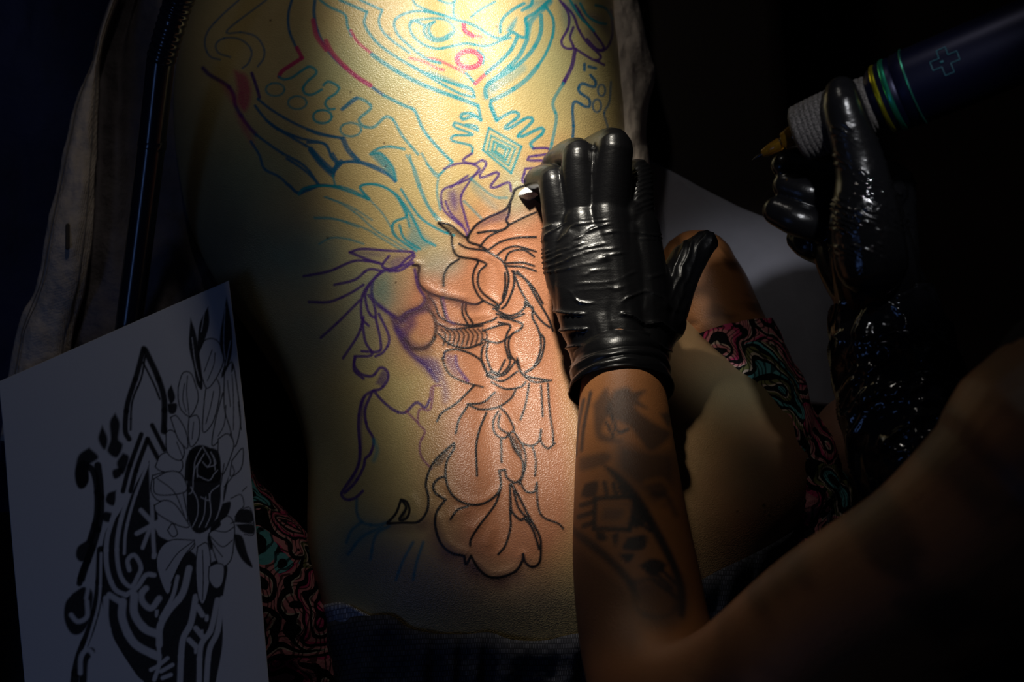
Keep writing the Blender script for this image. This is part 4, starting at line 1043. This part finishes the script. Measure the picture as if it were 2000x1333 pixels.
al('440,640 500,740; 420,700 490,750; 540,920 600,980; 520,940 580,1000; 500,960 560,1010; 560,1000 600,1040', 6, GI2); al('400,980 520,960 600,1050 560,1120 440,1100 400,980', 7, GI, 0.6, 5)
af('130,720 200,760 310,850 420,970 440,1060 400,1000 300,890 150,770', GI2, 0.8, 5); af('420,970 620,950 640,1120 560,1180 440,1140', (0.10, 0.07, 0.06), 0.6, 14)
af('120,780 260,880 400,1000 440,1120 420,1330 120,1330', (0.13, 0.065, 0.035), 0.65, 16)  # darker brown over the lower left of the forearm
al('470,540 540,530 580,590 520,640 560,680', 10, (0.5, 0.2, 0.06), 0.5, 4); al('500,590 560,600 600,680', 8, GI, 0.6, 5)
v = coords(me); a, b = proj(v)
body_rgb = ASK * (1 - 0.6 * smoothstep(0.40, 0.60, fbm(v[:, 0] * 22 + 9, v[:, 1] * 22 + v[:, 2] * 15, 3)))[:, None]
onfore = (v[:, 0] < 0.20) & (b > 700) & (b < 1325) & (a > 1055) & (a < 1415)
body_rgb = body_rgb * (1 - 0.5 * smoothstep(0.08, 0.22, v[:, 0]))[:, None]  # upper arm darkened, its shade put into the skin colour
onf = onfore * (1 - smoothstep(1230, 1320, b)) * (1 - smoothstep(1385, 1412, a))
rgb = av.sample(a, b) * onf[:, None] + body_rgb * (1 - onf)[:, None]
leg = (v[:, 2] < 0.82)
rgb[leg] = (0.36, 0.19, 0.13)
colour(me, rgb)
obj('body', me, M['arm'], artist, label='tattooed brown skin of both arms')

# clothing
me = union_mesh('shirt', [tw([(0.56, -0.27, 0.62, 0.165), (0.52, -0.20, 0.85, 0.15), (0.46, -0.12, 1.12, 0.145), (0.44, -0.09, 1.25, 0.10)], 30, 40), tw([tuple(0.66 * np.array(LSH) + 0.34 * np.array((0.43, -0.10, 1.25))) + (0.086,), (0.43, -0.10, 1.25, 0.097), RSH + (0.082,)]),
                          tw([RSH + (0.08,), tuple(0.45 * np.array(P(2060, 1090, 1.04)) + 0.55 * np.array(RSH) + np.array((0.03, -0.02, -0.03))) + (0.075,)])], 0.006, 6)
crumple(me, 0.02, 20); obj('shirt', me, M['shirt'], artist)
me = union_mesh('shorts', [tw([(0.55, -0.26, 0.60, 0.17), (0.54, -0.25, 0.52, 0.16)]), tw([(0.52, -0.22, 0.60, 0.10), (0.44, -0.145, 0.665, 0.09)]), tw([(0.55, -0.34, 0.60, 0.10), (0.47, -0.45, 0.62, 0.088)])], 0.006, 6)
obj('shorts', me, M['shirt'], artist)
me = union_mesh('hair', [tw([(0.435, -0.045, 1.49, 0.078), (0.43, -0.035, 1.535, 0.075)])], 0.006, 4)
obj('hair', me, M['hair'], artist)
for s_ in (0.372, 0.443):
    obj('eye', mesh_np('eye', *tw([(s_, 0.066, 1.472, 0.010), (s_ + 0.006, 0.067, 1.472, 0.010)], 4, 12)), simple('eye_white', (0.6, 0.58, 0.55), 0.3, noise=(90, 0.8, 1)), artist)
tube('mouth', [(0.385, 0.078, 1.408, 0.004), (0.405, 0.082, 1.406, 0.005), (0.43, 0.078, 1.408, 0.004)], simple('lips', (0.30, 0.10, 0.08), 0.5, noise=(60, 0.8, 1)), artist, n=12, seg=10)

# ---- left glove: a closed fist resting on the back, thumb out to the right
def hz(rows): return [(x, y, HZ + z, r) for x, y, z, r in rows]
LG = [hz([(1176, 712, .044, .0235), (1152, 640, .043, .0215), (1108, 540, .042, .0180), (1096, 462, .043, .0165)]), hz([(1195, 712, .047, .026), (1172, 600, .047, .0235), (1140, 440, .050, .0195)]),
      hz([(1222, 712, .047, .026), (1208, 600, .048, .0245), (1186, 430, .053, .0205)]), hz([(1246, 712, .044, .0240), (1256, 600, .044, .0225), (1244, 450, .046, .0190)]),
      hz([(1150, 560, .042, .022), (1230, 560, .044, .024)]), hz([(1130, 470, .044, .020), (1220, 470, .047, .021)]), hz([(1116, 440, .044, .017), (1225, 436, .048, .0185)]), hz([(1150, 640, .044, .022), (1250, 640, .044, .022)]),
      hz([(1100, 445, .043, .0160), (1086, 380, .048, .0135), (1079, 352, .047, .0126), (1058, 350, .030, .0118), (1046, 362, .018, .0112), (1056, 394, .009, .0100)]),
      hz([(1140, 425, .050, .0172), (1130, 340, .058, .0146), (1128, 302, .058, .0136), (1104, 308, .036, .0130), (1084, 326, .022, .0125), (1080, 356, .010, .0110)]),
      hz([(1188, 415, .054, .0185), (1196, 320, .064, .0162), (1198, 286, .064, .0152), (1172, 292, .040, .0142), (1150, 306, .024, .0135), (1140, 345, .010, .0115)]),
      hz([(1240, 435, .046, .0165), (1247, 350, .034, .0120), (1245, 335, .012, .0108)]),
      hz([(1248, 690, .042, .021), (1292, 620, .036, .0195), (1322, 550, .031, .0165), (1346, 507, .030, .0145), (1378, 474, .032, .0100)]),
      hz([(1270, 560, .040, .018), (1295, 630, .036, .019)]), hz([(1162, 425, .049, .0145), (1163, 325, .050, .0105)]), hz([(1114, 435, .044, .0135), (1106, 350, .042, .0095)])]
plate = [tb(hz([(1212, 706, .046, .030), (1196, 640, .049, .0385), (1180, 540, .050, .0410), (1172, 470, .050, .0380), (1168, 440, .050, .0330)]), 30, 40, 0.55)]
me = union_mesh('glove', [tb(r, 26, 24) for r in LG] + plate, 0.0011, 9)
v = coords(me); nrm = normals(me); a, b = proj(v)
# stretched creases behind the knuckles, slack folds towards the wrist
sag = (a - 1180) / 120.0
w1 = b + 0.20 * (a - 1170) - 14 * sag ** 2 + 60 * (fbm(a / 150.0, b / 40.0, 3) - 0.5)
br = smoothstep(0.36, 0.56, fbm(a / 90.0 + 4, b / 16.0, 3))
m1 = smoothstep(395, 440, b) * (1 - smoothstep(525, 580, b)) * (1 - smoothstep(1280, 1310, a)) * br
d = 0.0013 * (1 - np.abs(np.sin(w1 * math.pi / 15.0))) ** 2.2 * m1
w2 = b - 0.16 * (a - 1170) + 120 * (fbm(a / 120.0 + 3, b / 90.0, 3) - 0.5)
m2 = smoothstep(550, 600, b) * smoothstep(-20, 40, 1325 - a)
br2 = smoothstep(0.33, 0.55, fbm(a / 70.0 + 8, b / 40.0, 3))
d += 0.0030 * (1 - np.abs(np.sin(w2 * math.pi / 38.0))) ** 4 * m2 * br2
d += 0.0030 * (fbm(a / 55.0, b / 70.0 + 7, 3) - 0.45) * m2
w3 = (a - 1320) * 0.9 + (b - 560) * 0.35 + 22 * (fbm(a / 40.0, b / 40.0, 3) - 0.5)
m3 = smoothstep(1300, 1322, a) * (1 - smoothstep(600, 660, b))
d += 0.0010 * (1 - np.abs(np.sin(w3 * math.pi / 16.0))) * m3
m4 = smoothstep(1236, 1246, a) * (1 - smoothstep(400, 430, b))
d += 0.0009 * (1 - np.abs(np.sin((b + 0.4 * a + 14 * fbm(a / 20.0, b / 20.0, 2)) * math.pi / 10.0))) * m4
set_coords(me, v + nrm * d[:, None])
gl = obj('glove', me, M['glove'], artist, label='black nitrile glove closed in a fist on the client\'s back')
# rolled cuff
def cuff(name, rows, mat, parent, flat, amp, seg=72, n=40, f=0.0, **kw):
    v, q, L_, S_ = tube_arrays(px_path(rows), n, seg, False, flat)
    v = v.reshape(L_, S_, 3); c = v.mean(1, keepdims=True)
    th = np.linspace(0, 2 * math.pi, S_, endpoint=False)[None]; l_ = np.linspace(0, 1, L_)[:, None]
    k = 1 + amp * (np.abs(np.sin(l_ * 9 + 0.8 * np.sin(th * 2 + l_ * 5))) - 0.5) + amp * 0.8 * (fbm(th * 3 + 1 + f, l_ * 9, 3) - 0.5)
    v = c + (v - c) * k[..., None]
    me = mesh_np(name, v.reshape(-1, 3), q)
    o = obj(name, me, mat, parent, **kw)
    s_ = o.modifiers.new('thick', 'SOLIDIFY'); s_.thickness = 0.0012; s_.offset = 0
    return o
cuff('cuff', hz([(1208, 690, .043, .0345), (1210, 710, .046, .0365), (1212, 730, .048, .0380), (1213, 748, .050, .0385), (1214, 764, .052, .0395)]), M['glove'], gl, 0.92, 0.065)

# ---- right glove: holding the machine, seen from the thumb side
RG = [[(1715, 560, 1.03, .033), (1728, 610, 1.028, .0345), (1740, 650, 1.025, .036)], [(1722, 600, 1.035, .030), (1708, 520, 1.055, .030), (1694, 440, 1.065, .027)], [(1716, 590, 1.02, .028), (1665, 510, 1.03, .026), (1640, 450, 1.03, .022)], [(1720, 560, 1.01, .028), (1725, 470, 1.0, .026), (1730, 370, 1.01, .022)],
      [(1702, 510, 1.088, .025), (1690, 420, 1.100, .0235), (1684, 345, 1.106, .0185), (1662, 260, 1.118, .0152), (1646, 205, 1.124, .0138), (1643, 182, 1.123, .0116)],
      [(1720, 380, 1.02, .020), (1640, 350, 1.01, .0125), (1580, 335, 1.03, .0108), (1530, 322, 1.05, .0092)],
      [(1700, 430, 1.02, .020), (1625, 392, 1.045, .0120), (1580, 378, 1.050, .0110), (1535, 362, 1.046, .0098)],
      [(1690, 470, 1.02, .021), (1612, 445, 1.040, .0135), (1560, 430, 1.046, .0125), (1518, 412, 1.042, .0108)],
      [(1690, 510, 1.01, .021), (1620, 490, 1.02, .0135), (1580, 478, 1.022, .0115), (1562, 466, 1.018, .0100)]]
me = union_mesh('glove', [tb(r, 26, 24) for r in RG], 0.0012, 7)
v = coords(me); nrm = normals(me); a, b = proj(v)
w1 = b - 0.55 * (a - 1660) + 26 * (fbm(a / 40.0, b / 30.0, 3) - 0.5)
m1 = smoothstep(215, 250, b) * (1 - smoothstep(470, 520, b)) * smoothstep(1600, 1630, a)
m1 = m1 * smoothstep(0.36, 0.54, fbm(a / 40.0 + 2, b / 18.0, 3))
d = (0.0014 + 0.0010 * smoothstep(320, 370, b)) * (1 - np.abs(np.sin(w1 * math.pi / 13.0))) ** 2 * m1 + 0.0010 * (fbm(a / 60.0, b / 60.0, 3) - 0.45)
set_coords(me, v + nrm * d[:, None])
wet = smoothstep(315, 360, b) * smoothstep(1640, 1665, a) * smoothstep(0.25, 0.4, fbm(a / 25.0, b / 25.0, 3))
colour(me, np.repeat(wet[:, None], 3, 1), 'Wet')
gr = obj('glove', me, M['glove_wet'], artist, label='wet shining black glove gripping the tattoo machine')
# plastic film round the right wrist and forearm
def film():
    rows = [(x, y, z, r + 0.007) for x, y, z, r in [(1722, 585, 1.03, .031), (1732, 630, 1.028, .033), (1750, 720, 1.02, .036), (1792, 860, 1.015, .041), (1850, 950, 1.018, .044)]]
    v, q, L_, S_ = tube_arrays(px_path(rows), 170, 150, False)
    v = v.reshape(L_, S_, 3); c = v.mean(1, keepdims=True)
    th = np.linspace(0, 2 * math.pi, S_, endpoint=False)[None]; l_ = np.linspace(0, 1, L_)[:, None]
    ang = np.stack([np.cos(th) * 3 + 5, np.sin(th) * 3 + 5], -1)
    x1 = ang[..., 0] + 0 * l_ + 3.0 * l_; y1 = ang[..., 1] + 11 * l_
    rid = lambda f_, o_: (1 - np.abs(2 * fbm(x1 * f_ + o_, y1 * f_ * 0.8 + o_, 3) - 0.95)) ** 5
    k = 0.97 + 0.12 * rid(0.8, 0.0) + 0.02 * rid(2.1, 9.0) + 0.06 * (fbm(x1 * 0.6, y1 * 0.5, 2) - 0.4)
    v = c + (v - c) * k[..., None]
    m = simple('black_plastic_film', (0.008, 0.008, 0.010), 0.13, spec=0.6, bump=(45, 0.2, 0.004))
    return obj('plastic_wrap', mesh_np('plastic_wrap', v.reshape(-1, 3), q), m, artist, label='crumpled glossy black plastic film on the right forearm')
film()

# ------------------------------------------------------------------ tissue held by the left hand
tz = HZ + 0.006
sheet('tissue', [[(1002, 380, tz + .010), (1022, 368, tz + .016), (1044, 362, tz + .014), (1066, 372, tz + .012)], [(1008, 386, tz + .012), (1026, 378, tz + .024), (1046, 374, tz + .020), (1066, 382, tz + .012)],
      [(1012, 391, tz + .008), (1030, 392, tz + .014), (1046, 396, tz + .008), (1062, 398, tz + .004)], [(1020, 396, tz + .004), (1034, 404, tz + .003), (1048, 410, tz + .002), (1062, 408, tz + .002)]],
      M['tissue'], nr=24, nc=24, thick=0.001, bump=lambda x, y: 0.004 * (fbm(x / 7.0, y / 9.0, 3) - 0.4), label='crumpled white tissue pinched under the gloved fist', cat='tissue')

# ------------------------------------------------------------------ tattoo machine
A0 = P(1556, 264, 1.085); A1 = P(2010, 76, 1.165)
ax = (A1 - A0) / np.linalg.norm(A1 - A0)
machine = empty('tattoo_machine', tuple(A0), 'pen-shaped tattoo machine with dark blue barrel in the right hand', 'tattoo machine')
m = bpy.data.materials.new('cohesive_bandage'); nt, N, L, b_ = nodes_of(m)
vec = coord(nt)
b_.inputs['Base Color'].default_value = (0.03, 0.028, 0.028, 1); b_.inputs['Roughness'].default_value = 0.8
n_ = noise_tex(nt, vec, 900, 3); L.new(ramp(nt, n_.outputs['Fac'], [(0.35, (0.012, 0.011, 0.011)), (0.7, (0.16, 0.145, 0.14))]), b_.inputs['Base Color'])
add_bump(nt, b_, n_.outputs['Fac'], 0.6, 0.001)
pr = [(0.0150, 0.0), (0.0175, 0.001)]
for i in range(60):
    t_ = i / 59.0
    pr.append((0.0195 + 0.0015 * math.sin(t_ * math.pi) + 0.0006 * abs(math.sin(i * math.pi / 4)), 0.002 + 0.054 * t_))
pr += [(0.0180, 0.0575), (0.012, 0.0578)]
lathe('grip', [(0.0158, 0.030), (0.0158, 0.002), (0.0160, 0.0)] + pr[1:], A0, ax, m, machine, 64, label='grip wrapped in black textured bandage')
lathe('grip_core', [(0.0, 0.022), (0.0157, 0.022), (0.0157, 0.031), (0.0, 0.031)], A0, ax, M['black_metal'], machine)
m = bpy.data.materials.new('blue_anodised'); nt, N, L, b_ = nodes_of(m)
b_.inputs['Base Color'].default_value = (0.003, 0.004, 0.022, 1); b_.inputs['Metallic'].default_value = 0.6; b_.inputs['Roughness'].default_value = 0.4
add_bump(nt, b_, noise_tex(nt, coord(nt), 300, 2).outputs['Fac'], 0.05, 0.0005)
lathe('barrel', [(0.0, 0.056), (0.0185, 0.056), (0.0225, 0.060), (0.0248, 0.068), (0.0256, 0.075), (0.0248, 0.0765), (0.0258, 0.078), (0.0264, 0.084), (0.0266, 0.205), (0.025, 0.215), (0.0, 0.218)], A0, ax, m, machine, 64, label='dark blue metal barrel')
for z0, w0, r0, c in [(0.0640, 0.0022, 0.0240, (0.75, 0.70, 0.03)), (0.0710, 0.0026, 0.0252, (0.05, 0.62, 0.38)), (0.0850, 0.0010, 0.0266, (0.10, 0.60, 0.45))]:
    lathe('ring', [(r0 - 0.0016, z0 - w0), (r0 + 0.0002, z0 - w0 * 0.6), (r0 + 0.0008, z0), (r0 + 0.0008, z0 + w0 * 0.6), (r0 - 0.001, z0 + w0)], A0, ax,
          simple('iridescent_ring', c, 0.3, 0.95, noise=(200, 0.85, 1.1)), machine, 64)
m = bpy.data.materials.new('amber_plastic'); nt, N, L, b_ = nodes_of(m)
b_.inputs['Base Color'].default_value = (0.75, 0.42, 0.05, 1); b_.inputs['Roughness'].default_value = 0.06; b_.inputs['Transmission Weight'].default_value = 0.8
L.new(ramp(nt, noise_tex(nt, coord(nt), 80, 2).outputs['Fac'], [(0.3, (0.30, 0.14, 0.01)), (0.7, (0.50, 0.27, 0.03))]), b_.inputs['Base Color'])
N0 = P(1470, 313, 1.062); C1 = P(1490, 300, 1.068)
ca = (A0 - C1) / np.linalg.norm(A0 - C1); Lc = float(np.linalg.norm(A0 - C1))
lathe('cartridge', [(0.0, 0.0), (0.0028, 0.0), (0.0042, 0.006), (0.0048, Lc * 0.5), (0.0040, Lc * 0.58), (0.0070, Lc * 0.66), (0.0078, Lc * 0.8), (0.0090, Lc * 1.0), (0.0090, Lc + 0.012), (0.0, Lc + 0.012)], C1, ca, m, machine, 40, label='clear amber needle cartridge')
tube('needle', [tuple(N0) + (0.0006,), tuple(0.5 * (N0 + C1)) + (0.0012,), tuple(C1 + ca * 0.004) + (0.0016,)], M['steel'], machine, n=10, seg=10)
# outlined cross with a dot on the barrel, facing up
lv = []
side = np.cross(ax, (0, 0, 1)); side /= np.linalg.norm(side); upv = np.cross(side, ax)
def on_barrel(s_, ang): return tuple(A0 + ax * s_ + (side * math.sin(ang) + upv * math.cos(ang)) * 0.0268)
cross = [(-3, 1), (-1, 1), (-1, 3), (1, 3), (1, 1), (3, 1), (3, -1), (1, -1), (1, -3), (-1, -3), (-1, -1), (-3, -1), (-3, 1)]
m = bpy.data.materials.new('cyan_engraving'); nt, N, L, b_ = nodes_of(m)
b_.inputs['Base Color'].default_value = (0.05, 0.45, 0.60, 1); b_.inputs['Roughness'].default_value = 0.4
L.new(ramp(nt, noise_tex(nt, coord(nt), 120, 2).outputs['Fac'], [(0.3, (0.01, 0.07, 0.11)), (0.7, (0.015, 0.11, 0.14))]), b_.inputs['Base Color'])
pp = []
for i in range(12):
    for k_ in range(6):
        f_ = k_ / 6.0
        pp.append((cross[i][0] * (1 - f_) + cross[i + 1][0] * f_, cross[i][1] * (1 - f_) + cross[i + 1][1] * f_))
pp.append(pp[0])
ctrl = [on_barrel(0.112 + 0.0030 * x, 0.10 + 0.115 * y) + (0.00030,) for x, y in pp]
v, q, _, _ = tube_arrays(np.array(ctrl), len(ctrl) * 2, 6, False)
obj('cross_emblem', mesh_np('cross_emblem', v, q), m, machine, label='thin cyan outlined cross')
tube('emblem_dot', [on_barrel(0.1095, 0.10) + (0.0008,), on_barrel(0.1105, 0.10) + (0.0008,)], m, machine, n=4, seg=10)

# ------------------------------------------------------------------ the artist's stool (below the frame's right edge)
stool = empty('stool', (0.56, -0.28, 0.0), 'round black stool under the tattoo artist', 'stool')
lathe('seat', [(0.0, 0.36), (0.17, 0.36), (0.185, 0.38), (0.18, 0.415), (0.0, 0.42)], (0.56, -0.28, 0), (0, 0, 1), M['shirt'], stool, 48)
lathe('post', [(0.0, 0.03), (0.025, 0.03), (0.025, 0.362), (0.0, 0.362)], (0.56, -0.28, 0), (0, 0, 1), M['steel'], stool, 24)
lathe('base', [(0.0, 0.0), (0.22, 0.0), (0.215, 0.02), (0.03, 0.035), (0.0, 0.035)], (0.56, -0.28, 0), (0, 0, 1), M['steel'], stool, 48)
